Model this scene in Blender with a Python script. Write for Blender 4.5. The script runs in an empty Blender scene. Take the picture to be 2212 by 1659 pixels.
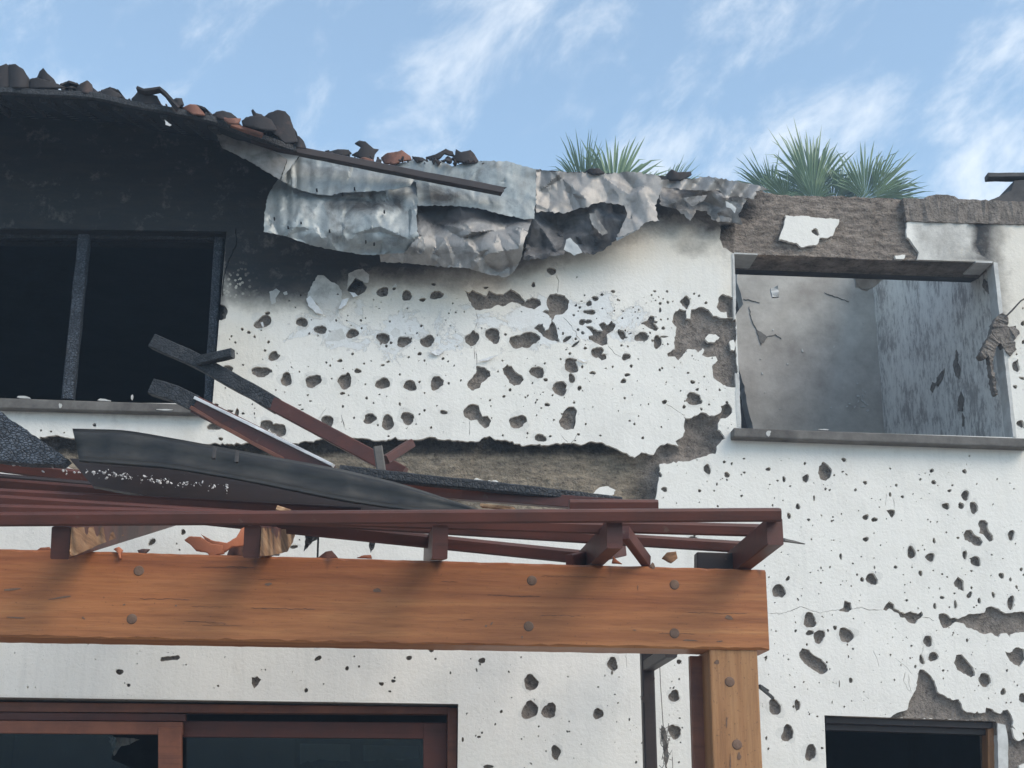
import bpy, bmesh, math, random
import numpy as np
from mathutils import Vector, Matrix, Euler
from mathutils.geometry import delaunay_2d_cdt

random.seed(7)
RNG = np.random.RandomState(11)
SC = bpy.context.scene
COL = SC.collection
rad = math.radians

# ------------------------------------------------------------------ camera
FPX, CW, CH = 2950.0, 2212.0, 1659.0            # focal length and frame in survey units
TH, PS, RO = rad(17.975), rad(4.406), rad(0.554)
CAM = Vector((0.0, -7.0, 1.6))
_f = Vector((math.sin(PS)*math.cos(TH), math.cos(PS)*math.cos(TH), math.sin(TH)))
_r = _f.cross(Vector((0, 0, 1))).normalized()
_u = _r.cross(_f)
CR = _r*math.cos(RO) + _u*math.sin(RO)
CU = -_r*math.sin(RO) + _u*math.cos(RO)
cam = bpy.data.cameras.new('camera')
cam.sensor_fit = 'HORIZONTAL'; cam.sensor_width = 36.0
cam.lens = FPX/CW*36.0
cam.clip_start = 0.05; cam.clip_end = 5000
camo = bpy.data.objects.new('camera', cam)
COL.objects.link(camo)
m = Matrix((CR, CU, -_f)).transposed().to_4x4(); m.translation = CAM
camo.matrix_world = m
SC.camera = camo

# ------------------------------------------------------------------ world, sun, exposure
SUN_EL, SUN_AZ = rad(42), rad(132)              # azimuth clockwise from +Y: in front of the facade, to the right
w = bpy.data.worlds.new('World'); SC.world = w; w.use_nodes = True
nt = w.node_tree; nt.nodes.clear()
def wn(t, **k):
    n = nt.nodes.new(t)
    for a, b in k.items(): setattr(n, a, b)
    return n
sky = wn('ShaderNodeTexSky', sky_type='NISHITA', sun_disc=False, sun_elevation=SUN_EL, sun_rotation=SUN_AZ,
         altitude=100, air_density=1.0, dust_density=0.5, ozone_density=0.1)
tc = wn('ShaderNodeTexCoord')
mp0 = wn('ShaderNodeMapping'); nt.links.new(tc.outputs['Generated'], mp0.inputs[0]); mp0.inputs['Location'].default_value = (4.743, 0.880, 1.394); mp0.inputs['Rotation'].default_value = (0, rad(42), 0)
mp = wn('ShaderNodeMapping'); nt.links.new(mp0.outputs[0], mp.inputs[0])     # streaks drawn out along one wind direction
mp.inputs['Scale'].default_value = (8.5, 8.5, 15.0); mp.inputs['Location'].default_value = (15.3, 4.4, 8.2)
n1 = wn('ShaderNodeTexNoise'); nt.links.new(mp.outputs[0], n1.inputs['Vector'])
n1.inputs['Scale'].default_value = 1.0; n1.inputs['Detail'].default_value = 9; n1.inputs['Roughness'].default_value = 0.62
n1.inputs['Distortion'].default_value = 0.25
n2 = wn('ShaderNodeTexNoise'); nt.links.new(mp0.outputs[0], n2.inputs['Vector'])
n2.inputs['Scale'].default_value = 2.6; n2.inputs['Detail'].default_value = 3
ad = wn('ShaderNodeMath', operation='MULTIPLY_ADD'); nt.links.new(n2.outputs[0], ad.inputs[0]); ad.inputs[1].default_value = 0.55
nt.links.new(n1.outputs[0], ad.inputs[2])
rp = wn('ShaderNodeValToRGB'); nt.links.new(ad.outputs[0], rp.inputs[0]); rp.color_ramp.interpolation = 'EASE'
rp.color_ramp.elements[0].position = 0.71; rp.color_ramp.elements[0].color = (0.06, 0.06, 0.06, 1)
rp.color_ramp.elements[1].position = 1.0; rp.color_ramp.elements[1].color = (0.48, 0.48, 0.48, 1)
mx = wn('ShaderNodeMix', data_type='RGBA'); nt.links.new(rp.outputs[0], mx.inputs[0])
tint = wn('ShaderNodeMix', data_type='RGBA', blend_type='MULTIPLY'); tint.inputs[0].default_value = 1.0; nt.links.new(sky.outputs[0], tint.inputs[6]); tint.inputs[7].default_value = (0.95, 1.05, 1.0, 1)
nt.links.new(tint.outputs[2], mx.inputs[6]); mx.inputs[7].default_value = (6.4, 6.3, 6.0, 1)
bg = wn('ShaderNodeBackground'); nt.links.new(mx.outputs[2], bg.inputs[0]); bg.inputs[1].default_value = 0.15
wo = wn('ShaderNodeOutputWorld'); nt.links.new(bg.outputs[0], wo.inputs[0])

sl = bpy.data.lights.new('sun', 'SUN'); sl.energy = 1.5; sl.angle = rad(35); sl.color = (1.0, 0.86, 0.70)
so = bpy.data.objects.new('sun', sl); COL.objects.link(so)
sd = Vector((math.sin(SUN_AZ)*math.cos(SUN_EL), math.cos(SUN_AZ)*math.cos(SUN_EL), math.sin(SUN_EL)))
so.rotation_euler = sd.to_track_quat('Z', 'Y').to_euler(); so.location = sd*30
SC.view_settings.view_transform = 'Standard'; SC.view_settings.look = 'None'
SC.view_settings.exposure = 0.78; SC.view_settings.gamma = 1.0; SC.view_settings.use_curve_mapping = False
SC.cycles.use_denoising = True
SC.cycles.max_bounces = 6

# ------------------------------------------------------------------ survey: frame units <-> metres
def P(u, v, Y=0.0):
    d = CR*((u-CW/2)/FPX) - CU*((v-CH/2)/FPX) + _f
    return CAM + d*((Y-CAM.y)/d.y)
def Pn(uv, Y=0.0):
    uv = np.asarray(uv, float)
    d = np.outer((uv[:, 0]-CW/2)/FPX, np.array(CR)) - np.outer((uv[:, 1]-CH/2)/FPX, np.array(CU)) + np.array(_f)
    return np.array(CAM) + d*((np.broadcast_to(Y, len(uv))-CAM.y)/d[:, 1])[:, None]
def Qn(p):
    d = np.asarray(p, float) - np.array(CAM)
    z = d @ np.array(_f)
    return np.stack([CW/2 + FPX*(d @ np.array(CR))/z, CH/2 - FPX*(d @ np.array(CU))/z], 1)

# ------------------------------------------------------------------ noise on arrays
_T = RNG.rand(256, 256)
def vnoise(x, y):
    xi = np.floor(x).astype(int); yi = np.floor(y).astype(int)
    fx = x-xi; fy = y-yi; fx = fx*fx*(3-2*fx); fy = fy*fy*(3-2*fy)
    g = lambda a, b: _T[a % 256, b % 256]
    return (g(xi, yi)*(1-fx)+g(xi+1, yi)*fx)*(1-fy)+(g(xi, yi+1)*(1-fx)+g(xi+1, yi+1)*fx)*fy
def fbm(x, y, o=4):
    s = 0; a = .5
    for k in range(o):
        s = s + a*(vnoise(x*2**k+17*k, y*2**k+31*k)-.5); a *= .55
    return s
def sstep(a, b, x):
    t = np.clip((x-a)/(b-a), 0, 1); return t*t*(3-2*t)

# ------------------------------------------------------------------ objects
W = {}
def link(o, parent=None, world=Vector((0, 0, 0))):
    COL.objects.link(o); W[o.name] = Vector(world)
    if parent is not None:
        o.parent = parent; o.location = Vector(world) - W[parent.name]
    else:
        o.location = world
    return o
def tag(o, label=None, cat=None, group=None, kind=None):
    if label: o['label'] = label
    if cat: o['category'] = cat
    if group: o['group'] = group
    if kind: o['kind'] = kind
    return o
def empty(name, loc, label=None, cat=None, group=None):
    o = bpy.data.objects.new(name, None); o.empty_display_size = .1
    link(o, None, loc); return tag(o, label, cat, group)
def mesh(name, verts, faces, mat, parent=None, smooth=False, attrs=None, fattrs=None):
    v = np.asarray(verts, float)
    lo, hi = v.min(0), v.max(0)
    org = np.array([(lo[0]+hi[0])/2, (lo[1]+hi[1])/2, lo[2]])
    me = bpy.data.meshes.new(name)
    me.from_pydata((v-org).tolist(), [], [list(map(int, f)) for f in faces]); me.update()
    if mat: me.materials.append(mat)
    if smooth: me.polygons.foreach_set('use_smooth', [True]*len(me.polygons))
    for k, a in (attrs or {}).items():
        at = me.attributes.new(k, 'FLOAT', 'POINT'); at.data.foreach_set('value', np.asarray(a, np.float32))
    for k, a in (fattrs or {}).items():
        at = me.attributes.new(k, 'FLOAT', 'FACE'); at.data.foreach_set('value', np.asarray(a, np.float32))
    o = bpy.data.objects.new(name, me)
    return link(o, parent, Vector(org))
def bm_obj(name, bm, mat, parent=None, smooth=False):
    bmesh.ops.recalc_face_normals(bm, faces=bm.faces)
    bm.verts.index_update()
    v = [tuple(x.co) for x in bm.verts]; f = [[x.index for x in fc.verts] for fc in bm.faces]
    bm.free(); return mesh(name, v, f, mat, parent, smooth)
def hexa(name, pts8, mat, parent=None, bev=0.0):
    """pts8: front face a,b,c,d then back face a,b,c,d"""
    bm = bmesh.new(); vs = [bm.verts.new(p) for p in pts8]
    for q in ((0, 1, 2, 3), (7, 6, 5, 4), (4, 5, 1, 0), (5, 6, 2, 1), (6, 7, 3, 2), (7, 4, 0, 3)): bm.faces.new([vs[i] for i in q])
    if bev: bmesh.ops.bevel(bm, geom=list(bm.edges), offset=bev, segments=2, affect='EDGES', profile=.6)
    return bm_obj(name, bm, mat, parent)
def slab(name, c4, Y, depth, mat, parent=None, bev=0.0):
    a = [P(u, v, Y) for u, v in c4]; b = [p+Vector((0, depth, 0)) for p in a]
    return hexa(name, a+b, mat, parent, bev)
def box(name, x0, x1, y0, y1, z0, z1, mat, parent=None, bev=0.0):
    a = [Vector((x0, y0, z0)), Vector((x1, y0, z0)), Vector((x1, y0, z1)), Vector((x0, y0, z1))]
    return hexa(name, a+[p+Vector((0, y1-y0, 0)) for p in a], mat, parent, bev)
def bar(name, pts, wd, ht, mat, parent=None, up=(0, 0, 1), jit=0.0, ch=.12, seg=.06, taper=1.0, ragged=0.0, smooth=False):
    """chamfered timber along a polyline; wd sideways, ht upwards; ragged end at the last point"""
    pts = [Vector(p) for p in pts]; rings = []
    for i in range(len(pts)-1):
        n = max(1, int((pts[i+1]-pts[i]).length/seg)) if jit or len(pts) > 2 else 1
        for k in range(n + (i == len(pts)-2)): rings.append(pts[i].lerp(pts[i+1], k/n))
    rnd = random.Random(hash(name) % 1000 + len(rings)) if False else random.Random(int(abs(pts[0].x*1000)+abs(pts[-1].z*777)))
    V, F = [], []; N = len(rings); up = Vector(up)
    for i, c in enumerate(rings):
        d = (rings[min(i+1, N-1)]-rings[max(i-1, 0)]).normalized()
        s = d.cross(up).normalized(); t = s.cross(d)
        k = 1+(taper-1)*i/max(1, N-1); a, b = wd/2*k, ht/2*k; cc = ch*min(wd, ht)
        for x, y in ((a-cc, -b), (a, -b+cc), (a, b-cc), (a-cc, b), (-a+cc, b), (-a, b-cc), (-a, -b+cc), (-a+cc, -b)):
            q = c+s*(x*(1+rnd.uniform(-jit, jit)))+t*(y*(1+rnd.uniform(-jit, jit)))
            if ragged and i == N-1: q += d*rnd.uniform(-ragged, ragged)
            V.append(tuple(q))
    for i in range(N-1):
        for j in range(8):
            F.append((i*8+j, i*8+(j+1) % 8, (i+1)*8+(j+1) % 8, (i+1)*8+j))
    F.append(tuple(range(8))); F.append(tuple(range((N-1)*8+7, (N-1)*8-1, -1)))
    bm = bmesh.new(); vs = [bm.verts.new(v) for v in V]
    for f in F: bm.faces.new([vs[i] for i in f])
    return bm_obj(name, bm, mat, parent, smooth)

# ------------------------------------------------------------------ polygons
def pip(px, py, poly):
    r = np.zeros(len(px), bool); n = len(poly); j = n-1
    for i in range(n):
        xi, yi = poly[i]; xj, yj = poly[j]
        if yi != yj:
            c = ((yi > py) != (yj > py)) & (px < (xj-xi)*(py-yi)/(yj-yi)+xi); r ^= c
        j = i
    return r
def pip_box(pts, poly):
    poly = np.asarray(poly); lo, hi = poly.min(0), poly.max(0)
    idx = np.where((pts[:, 0] >= lo[0]) & (pts[:, 0] <= hi[0]) & (pts[:, 1] >= lo[1]) & (pts[:, 1] <= hi[1]))[0]
    return idx[pip(pts[idx, 0], pts[idx, 1], poly)] if len(idx) else idx
def rough(poly, step=4.0, amp=1.3, rnd=random, closed=True):
    out = []; n = len(poly)
    for i in range(n if closed else n-1):
        a = np.array(poly[i], float); b = np.array(poly[(i+1) % n], float); d = b-a; L = np.hypot(*d)
        k = max(1, int(L/step)); nn = np.array([-d[1], d[0]])/max(L, 1e-6)
        for j in range(k):
            t = j/k; out.append(tuple(a+d*t+nn*rnd.gauss(0, amp*(.35 if j == 0 else .6))))
    if not closed: out.append(tuple(poly[-1]))
    return out
def blob(cx, cy, rx, ry, ang=0, n=None, rnd=random, amp=.13):
    n = n or max(6, min(22, int(5+max(rx, ry)*1.1)))
    ph = rnd.uniform(0, 6.28); ph2 = rnd.uniform(0, 6.28); a0 = rad(ang); out = []
    for i in range(n):
        t = 2*math.pi*i/n
        k = 1+amp*.8*math.sin(2*t+ph)+amp*.6*math.sin(3*t+ph2)+rnd.uniform(-amp, amp)*.55
        x, y = rx*k*math.cos(t), ry*k*math.sin(t)
        out.append((cx+x*math.cos(a0)-y*math.sin(a0), cy+x*math.sin(a0)+y*math.cos(a0)))
    return out
def ribbon(pl, wd, rnd=random):
    pl = rough(pl, 5, 1.0, rnd, closed=False); L = []; R_ = []
    for i, p in enumerate(pl):
        a = np.array(pl[max(i-1, 0)]); b = np.array(pl[min(i+1, len(pl)-1)]); d = b-a; n = np.array([-d[1], d[0]])/max(np.hypot(*d), 1e-6)
        k = wd*rnd.uniform(.5, 1.3)*(0.4 if i in (0, len(pl)-1) else 1)/2
        L.append(tuple(np.array(p)+n*k)); R_.append(tuple(np.array(p)-n*k))
    return L+R_[::-1]
def cdt(pts, polys):
    V = [Vector((float(a), float(b))) for a, b in pts]; E = []
    for pl in polys:
        s = len(V); V += [Vector((float(a), float(b))) for a, b in pl]; n = len(pl)
        E += [(s+i, s+(i+1) % n) for i in range(n)]
    r = delaunay_2d_cdt(V, E, [], 0, 1e-4)
    return np.array([(v.x, v.y) for v in r[0]]), np.array([f for f in r[2] if len(f) == 3], int)
def boundary(tri):
    e = np.concatenate([tri[:, [0, 1]], tri[:, [1, 2]], tri[:, [2, 0]]])
    key = np.sort(e, 1); k = key[:, 0].astype(np.int64)*10**7+key[:, 1]
    _, inv, cnt = np.unique(k, return_inverse=True, return_counts=True)
    return e[cnt[inv] == 1]

# ------------------------------------------------------------------ materials
def newmat(name):
    mt = bpy.data.materials.new(name); mt.use_nodes = True
    t = mt.node_tree; b = t.nodes['Principled BSDF']
    return mt, t, b
class NT:
    def __init__(s, t): s.t = t
    def n(s, ty, **k):
        x = s.t.nodes.new(ty)
        for a, b in k.items(): setattr(x, a, b)
        return x
    def l(s, a, b): s.t.links.new(a, b)
    def coord(s, scale=(1, 1, 1), rot=(0, 0, 0), kind='Object'):
        g = s.n('ShaderNodeTexCoord'); mp = s.n('ShaderNodeMapping'); s.l(g.outputs[kind], mp.inputs[0])
        mp.inputs['Scale'].default_value = scale; mp.inputs['Rotation'].default_value = rot
        return mp.outputs[0]
    def geo(s, scale=(1, 1, 1)):
        g = s.n('ShaderNodeNewGeometry'); mp = s.n('ShaderNodeMapping'); s.l(g.outputs['Position'], mp.inputs[0])
        mp.inputs['Scale'].default_value = scale; return mp.outputs[0]
    def noise(s, vec, scale, detail=5, rough=.6, dist=0):
        x = s.n('ShaderNodeTexNoise'); s.l(vec, x.inputs['Vector'])
        x.inputs['Scale'].default_value = scale; x.inputs['Detail'].default_value = detail
        x.inputs['Roughness'].default_value = rough; x.inputs['Distortion'].default_value = dist
        return x.outputs[0]
    def voro(s, vec, scale, feat='F1', out=0):
        x = s.n('ShaderNodeTexVoronoi', feature=feat); s.l(vec, x.inputs['Vector']); x.inputs['Scale'].default_value = scale
        return x.outputs[out]
    def ramp(s, f, stops):
        x = s.n('ShaderNodeValToRGB'); s.l(f, x.inputs[0]); e = x.color_ramp.elements
        while len(e) < len(stops): e.new(.5)
        for i, (p, c) in enumerate(stops):
            e[i].position = p; e[i].color = (c, c, c, 1) if not isinstance(c, tuple) else (*c, 1)
        return x.outputs[0]
    def mix(s, f, a, b, bt='MIX'):
        x = s.n('ShaderNodeMix', data_type='RGBA', blend_type=bt)
        for sk, v in ((x.inputs[0], f), (x.inputs[6], a), (x.inputs[7], b)):
            if isinstance(v, (int, float)): sk.default_value = v
            elif isinstance(v, tuple): sk.default_value = (*v, 1)
            else: s.l(v, sk)
        return x.outputs[2]
    def math(s, op, a, b=0.0, c=0.0, clamp=False):
        x = s.n('ShaderNodeMath', operation=op, use_clamp=clamp)
        for i, v in enumerate((a, b, c)):
            if isinstance(v, (int, float)): x.inputs[i].default_value = v
            else: s.l(v, x.inputs[i])
        return x.outputs[0]
    def attr(s, name):
        x = s.n('ShaderNodeAttribute', attribute_name=name); return x.outputs['Fac']
    def bump(s, h, strength=.4, dist=.01, normal=None):
        x = s.n('ShaderNodeBump'); s.l(h, x.inputs['Height']); x.inputs['Strength'].default_value = strength
        x.inputs['Distance'].default_value = dist
        if normal: s.l(normal, x.inputs['Normal'])
        return x.outputs[0]

def mat_plaster():
    mt, t, b = newmat('white_plaster'); s = NT(t); g = s.geo()
    big = s.noise(g, 1.1, 4); mid = s.noise(g, 7, 6, .65); fine = s.noise(g, 60, 4, .6)
    st = s.noise(s.geo((26, 26, 1.6)), 1.0, 5, .6)
    base = s.mix(s.ramp(big, [(.35, 0.), (.65, 1.)]), (.78, .755, .70), (.83, .80, .745))
    # flaked-off paint showing the bluish skim coat, only where the attribute allows
    fl = s.math('ADD', s.math('MULTIPLY', s.noise(g, 5.5, 7, .72, .4), 1.0), s.math('MULTIPLY', s.attr('peel'), .34))
    flm = s.ramp(fl, [(.69, 0.), (.71, 1.)])
    base = s.mix(flm, base, (.74, .745, .735))
    edge = s.ramp(fl, [(.675, 0.), (.69, 1.), (.715, 0.)])
    base = s.mix(s.math('MULTIPLY', edge, .35), base, (.25, .24, .24))
    # cream scorch
    cr = s.math('ADD', s.attr('cream'), s.math('MULTIPLY', s.math('SUBTRACT', mid, .5), .7), clamp=True)
    base = s.mix(s.math('MULTIPLY', cr, .65), base, (.68, .59, .46))
    # vertical runs and grime
    base = s.mix(s.ramp(st, [(.50, 0.), (.80, .15)]), base, (.40, .39, .37))
    base = s.mix(s.ramp(s.noise(g, 170, 2, .5), [(.68, 0.), (.74, .55)]), base, (.20, .19, .18))
    base = s.mix(s.ramp(s.noise(g, 2.4, 7, .72, .3), [(.50, 0.), (.80, .30)]), base, (.47, .455, .43))
    # soot
    so_ = s.math('ADD', s.attr('soot'), s.math('MULTIPLY', s.math('SUBTRACT', s.noise(g, 7, 9, .74, .15), .5), 1.0))
    sm = s.ramp(so_, [(.12, 0.), (.5, .5), (.95, .97)])
    sootc = s.mix(s.ramp(s.attr('soot'), [(.9, 0.), (1., 1.)]), s.mix(s.ramp(s.noise(g, 14, 6, .7), [(.35, 0.), (.7, 1.)]), (.024, .024, .028), (.085, .072, .064)), s.mix(s.ramp(s.noise(s.geo((2, 2, 9)), 2, 6, .7), [(.45, 0.), (.75, 1.)]), (.009, .012, .018), (.030, .027, .026)))
    base = s.mix(sm, base, sootc)
    # brown scorch spots inside the soot where the skin blistered off
    bl = s.math('MULTIPLY', s.attr('blister'), s.ramp(s.math('ADD', s.voro(g, 42), s.math('MULTIPLY', s.noise(g, 30, 5, .7), .3)), [(.45, 1.), (.50, 0.)]))
    base = s.mix(bl, base, (.55, .50, .42))
    base = s.mix(s.math('MULTIPLY', s.attr('skim'), s.ramp(s.noise(g, 12, 6, .7), [(.3, .35), (.6, .95)])), base, (.56, .55, .52))
    s.l(base, b.inputs['Base Color'])
    b.inputs['Roughness'].default_value = .85; b.inputs['Specular IOR Level'].default_value = .25
    h = s.math('ADD', s.math('MULTIPLY', mid, .6), s.math('MULTIPLY', fine, .35))
    h = s.math('SUBTRACT', h, s.math('MULTIPLY', flm, .25))
    s.l(s.bump(h, .5, .014), b.inputs['Normal']); return mt
def mat_masonry():
    mt, t, b = newmat('raw_render_and_masonry'); s = NT(t); g = s.geo()
    a = s.noise(g, 18, 7, .7); c = s.noise(g, 75, 4, .65); d = s.noise(s.geo((6, 6, 22)), 2.0, 6, .65)
    grey = s.mix(s.ramp(a, [(.3, 0.), (.7, 1.)]), (.150, .130, .115), (.36, .315, .280))
    tan = s.mix(s.ramp(d, [(.3, 0.), (.7, 1.)]), (.13, .108, .085), (.47, .39, .29))
    red = s.mix(s.ramp(d, [(.3, 0.), (.68, 1.)]), (.115, .094, .080), (.41, .345, .295))
    base = s.mix(s.attr('tan'), grey, tan); base = s.mix(s.attr('red'), base, red)
    base = s.mix(s.ramp(c, [(.52, 0.), (.72, .6)]), base, (.36, .325, .285))
    base = s.mix(s.ramp(s.noise(g, 48, 5, .7), [(.30, .75), (.46, 0.)]), base, (.03, .026, .024))
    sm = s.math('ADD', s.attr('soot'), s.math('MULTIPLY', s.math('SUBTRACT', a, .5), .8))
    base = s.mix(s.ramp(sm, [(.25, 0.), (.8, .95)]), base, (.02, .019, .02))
    s.l(base, b.inputs['Base Color']); b.inputs['Roughness'].default_value = .95; b.inputs['Specular IOR Level'].default_value = .15
    h = s.math('ADD', s.math('MULTIPLY', a, .8), s.math('MULTIPLY', c, .5))
    s.l(s.bump(h, 1.0, .035), b.inputs['Normal']); return mt
def mat_wood(name, axis, c0, c1, c2, rgh=.55, dirt=.25, top=None, stains=()):
    mt, t, b = newmat(name); s = NT(t)
    sc = [20, 20, 20]; sc[axis] = .8; g = s.geo(tuple(sc)); g2 = s.geo(tuple(x*(4.5 if i != axis else 9) for i, x in enumerate(sc))); pl = s.geo()
    a = s.noise(g, 1.0, 5, .6, .8); f = s.noise(g2, 1.3, 4, .65, .2)
    base = s.ramp(a, [(.28, c0), (.5, c1), (.75, c2)])
    base = s.mix(s.ramp(f, [(.45, 0.), (.72, .32)]), base, tuple(x*.42 for x in c0))
    if top:   # darker and redder towards the upper edge
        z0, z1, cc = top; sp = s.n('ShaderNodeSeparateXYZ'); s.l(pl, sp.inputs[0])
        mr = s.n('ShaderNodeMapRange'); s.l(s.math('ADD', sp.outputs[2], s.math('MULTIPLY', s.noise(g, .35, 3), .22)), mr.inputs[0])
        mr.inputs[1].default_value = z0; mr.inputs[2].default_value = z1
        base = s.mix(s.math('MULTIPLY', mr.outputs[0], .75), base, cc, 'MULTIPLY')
    base = s.mix(s.ramp(s.noise(pl, 2.6, 6, .65), [(.5, 0.), (.78, dirt)]), base, (.045, .03, .024))
    base = s.mix(s.ramp(s.noise(pl, 120, 2, .5), [(.66, 0.), (.72, .5)]), base, (.06, .035, .025))
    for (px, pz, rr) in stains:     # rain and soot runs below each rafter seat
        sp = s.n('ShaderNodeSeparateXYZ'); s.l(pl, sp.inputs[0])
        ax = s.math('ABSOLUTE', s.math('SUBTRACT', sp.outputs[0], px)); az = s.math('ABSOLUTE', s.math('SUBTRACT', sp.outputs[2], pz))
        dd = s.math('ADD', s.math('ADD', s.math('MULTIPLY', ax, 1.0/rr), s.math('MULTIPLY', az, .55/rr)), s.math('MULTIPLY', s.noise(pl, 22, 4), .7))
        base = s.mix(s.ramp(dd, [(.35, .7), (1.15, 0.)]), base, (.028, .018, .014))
    s.l(base, b.inputs['Base Color']); b.inputs['Roughness'].default_value = rgh; b.inputs['Specular IOR Level'].default_value = .35
    s.l(s.bump(s.math('ADD', f, s.math('MULTIPLY', a, .5)), .25, .004), b.inputs['Normal']); return mt
def mat_paintwood(name, col, dark, rgh=.5):
    mt, t, b = newmat(name); s = NT(t); g = s.geo(); a = s.noise(g, 5, 6, .65); f = s.noise(s.geo((2, 30, 30)), 1.5, 5, .6)
    base = s.mix(s.ramp(a, [(.35, 0.), (.7, 1.)]), col, dark)
    base = s.mix(s.ramp(f, [(.52, 0.), (.75, .5)]), base, tuple(x*.45 for x in dark))
    base = s.mix(s.ramp(s.noise(g, 26, 5, .7), [(.64, 0.), (.70, .6)]), base, (.13, .085, .06))
    s.l(base, b.inputs['Base Color']); b.inputs['Roughness'].default_value = rgh
    s.l(s.bump(f, .2, .004), b.inputs['Normal']); return mt
def mat_char(name='charred_wood', c0=(.008, .009, .011), c1=(.045, .046, .05), sc=55, stretch=(1, 1, 1), bs=.8):
    mt, t, b = newmat(name); s = NT(t); g = s.geo(stretch); v = s.voro(g, sc, 'DISTANCE_TO_EDGE'); a = s.noise(s.geo(), 7, 5)
    base = s.mix(s.ramp(v, [(.0, 0.), (.16, 1.)]), c0, s.mix(s.ramp(s.noise(s.geo(), 30, 4), [(.4, 0.), (.7, 1.)]), c1, tuple(x*2.2 for x in c1)))
    base = s.mix(s.ramp(s.noise(s.geo((3, 3, 3)), 3.5, 6, .7), [(.58, 0.), (.70, .8)]), base, (.10, .095, .09))
    base = s.mix(s.ramp(a, [(.55, 0.), (.75, .4)]), base, (.055, .055, .06))
    s.l(base, b.inputs['Base Color']); b.inputs['Roughness'].default_value = .6; b.inputs['Specular IOR Level'].default_value = .4
    s.l(s.bump(s.ramp(v, [(.0, 0.), (.2, 1.)]), bs, .008), b.inputs['Normal']); return mt
def mat_metal(name, zinc, sootamt):
    mt, t, b = newmat(name); s = NT(t); g = s.geo(); a = s.noise(g, 4.2, 7, .68, .6); c = s.noise(g, 22, 6, .7); st = s.noise(s.geo((16, 16, 3)), 1.2, 5, .6)
    base = s.mix(s.ramp(c, [(.35, 0.), (.7, 1.)]), zinc, tuple(min(1, x*1.45) for x in zinc))
    base = s.mix(s.ramp(st, [(.45, 0.), (.75, .6)]), base, tuple(x*.55 for x in zinc))
    so_ = s.math('ADD', a, s.math('MULTIPLY', s.attr('soot'), .8))
    m1 = s.ramp(so_, [(.62-sootamt*.35, 0.), (.86-sootamt*.35, .92)])
    base = s.mix(m1, base, (.035, .034, .037))
    rust = s.ramp(s.noise(g, 11, 6, .72), [(.52, 0.), (.70, .6)])
    base = s.mix(rust, base, (.125, .112, .10))
    s.l(base, b.inputs['Base Color']); b.inputs['Metallic'].default_value = .3
    s.l(s.math('ADD', .50, s.math('MULTIPLY', m1, .35)), b.inputs['Roughness'])
    s.l(s.bump(c, .18, .006), b.inputs['Normal']); return mt
def mat_tile(name, c0, c1, soot):
    mt, t, b = newmat(name); s = NT(t); g = s.geo(); a = s.noise(g, 9, 6, .7); c = s.noise(g, 70, 4)
    base = s.mix(a, c0, c1); base = s.mix(s.ramp(s.noise(g, 5, 6, .7), [(.62-soot*.4, 0.), (.80-soot*.4, .95)]), base, (.028, .026, .028))
    s.l(base, b.inputs['Base Color']); b.inputs['Roughness'].default_value = .85
    s.l(s.bump(s.math('ADD', a, c), .3, .004), b.inputs['Normal']); return mt
def mat_plain(name, c0, c1, scale=6, rgh=.85, bs=.3, streak=None, spec=.3):
    mt, t, b = newmat(name); s = NT(t); g = s.geo(streak or (1, 1, 1)); a = s.noise(g, scale, 7, .68)
    s.l(s.mix(s.ramp(a, [(.32, 0.), (.68, 1.)]), c0, c1), b.inputs['Base Color']); b.inputs['Roughness'].default_value = rgh
    b.inputs['Specular IOR Level'].default_value = spec
    s.l(s.bump(s.noise(s.geo(), scale*6, 4), bs, .006), b.inputs['Normal']); return mt
def mat_peelwall():
    mt, t, b = newmat('peeling_bathroom_wall'); s = NT(t); g = s.geo((11, 11, 4.5)); a = s.noise(g, 2.6, 9, .78, .3); c = s.noise(s.geo(), 3, 5)
    sp = s.n('ShaderNodeSeparateXYZ'); s.l(s.geo(), sp.inputs[0])
    m1 = s.ramp(s.math('ADD', a, s.math('MULTIPLY', s.math('SUBTRACT', c, .5), .5)), [(.40, 0.), (.50, .75), (.62, 1.)])
    grey = s.mix(c, (.32, .295, .28), (.46, .43, .41)); base = s.mix(m1, grey, (.84, .82, .77))
    s.l(base, b.inputs['Base Color']); b.inputs['Roughness'].default_value = .8
    s.l(s.bump(m1, .3, .006), b.inputs['Normal']); return mt
def mat_glass():
    mt, t, b = newmat('window_glass'); s = NT(t); t.nodes.remove(b)
    tr = s.n('ShaderNodeBsdfTransparent'); tr.inputs[0].default_value = (.55, .60, .62, 1)
    gl = s.n('ShaderNodeBsdfGlossy'); gl.inputs['Roughness'].default_value = .03; gl.inputs[0].default_value = (.42, .46, .5, 1)
    fr = s.n('ShaderNodeFresnel'); fr.inputs[0].default_value = 1.45
    ms = s.n('ShaderNodeMixShader'); s.l(fr.outputs[0], ms.inputs[0]); s.l(tr.outputs[0], ms.inputs[1]); s.l(gl.outputs[0], ms.inputs[2])
    s.l(ms.outputs[0], t.nodes['Material Output'].inputs[0]); return mt
def mat_leaf():
    mt, t, b = newmat('palm_leaf'); s = NT(t); g = s.geo(); a = s.noise(g, 2.0, 4)
    s.l(s.mix(a, (.085, .145, .075), (.19, .26, .12)), b.inputs['Base Color']); b.inputs['Roughness'].default_value = .5; return mt

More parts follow.
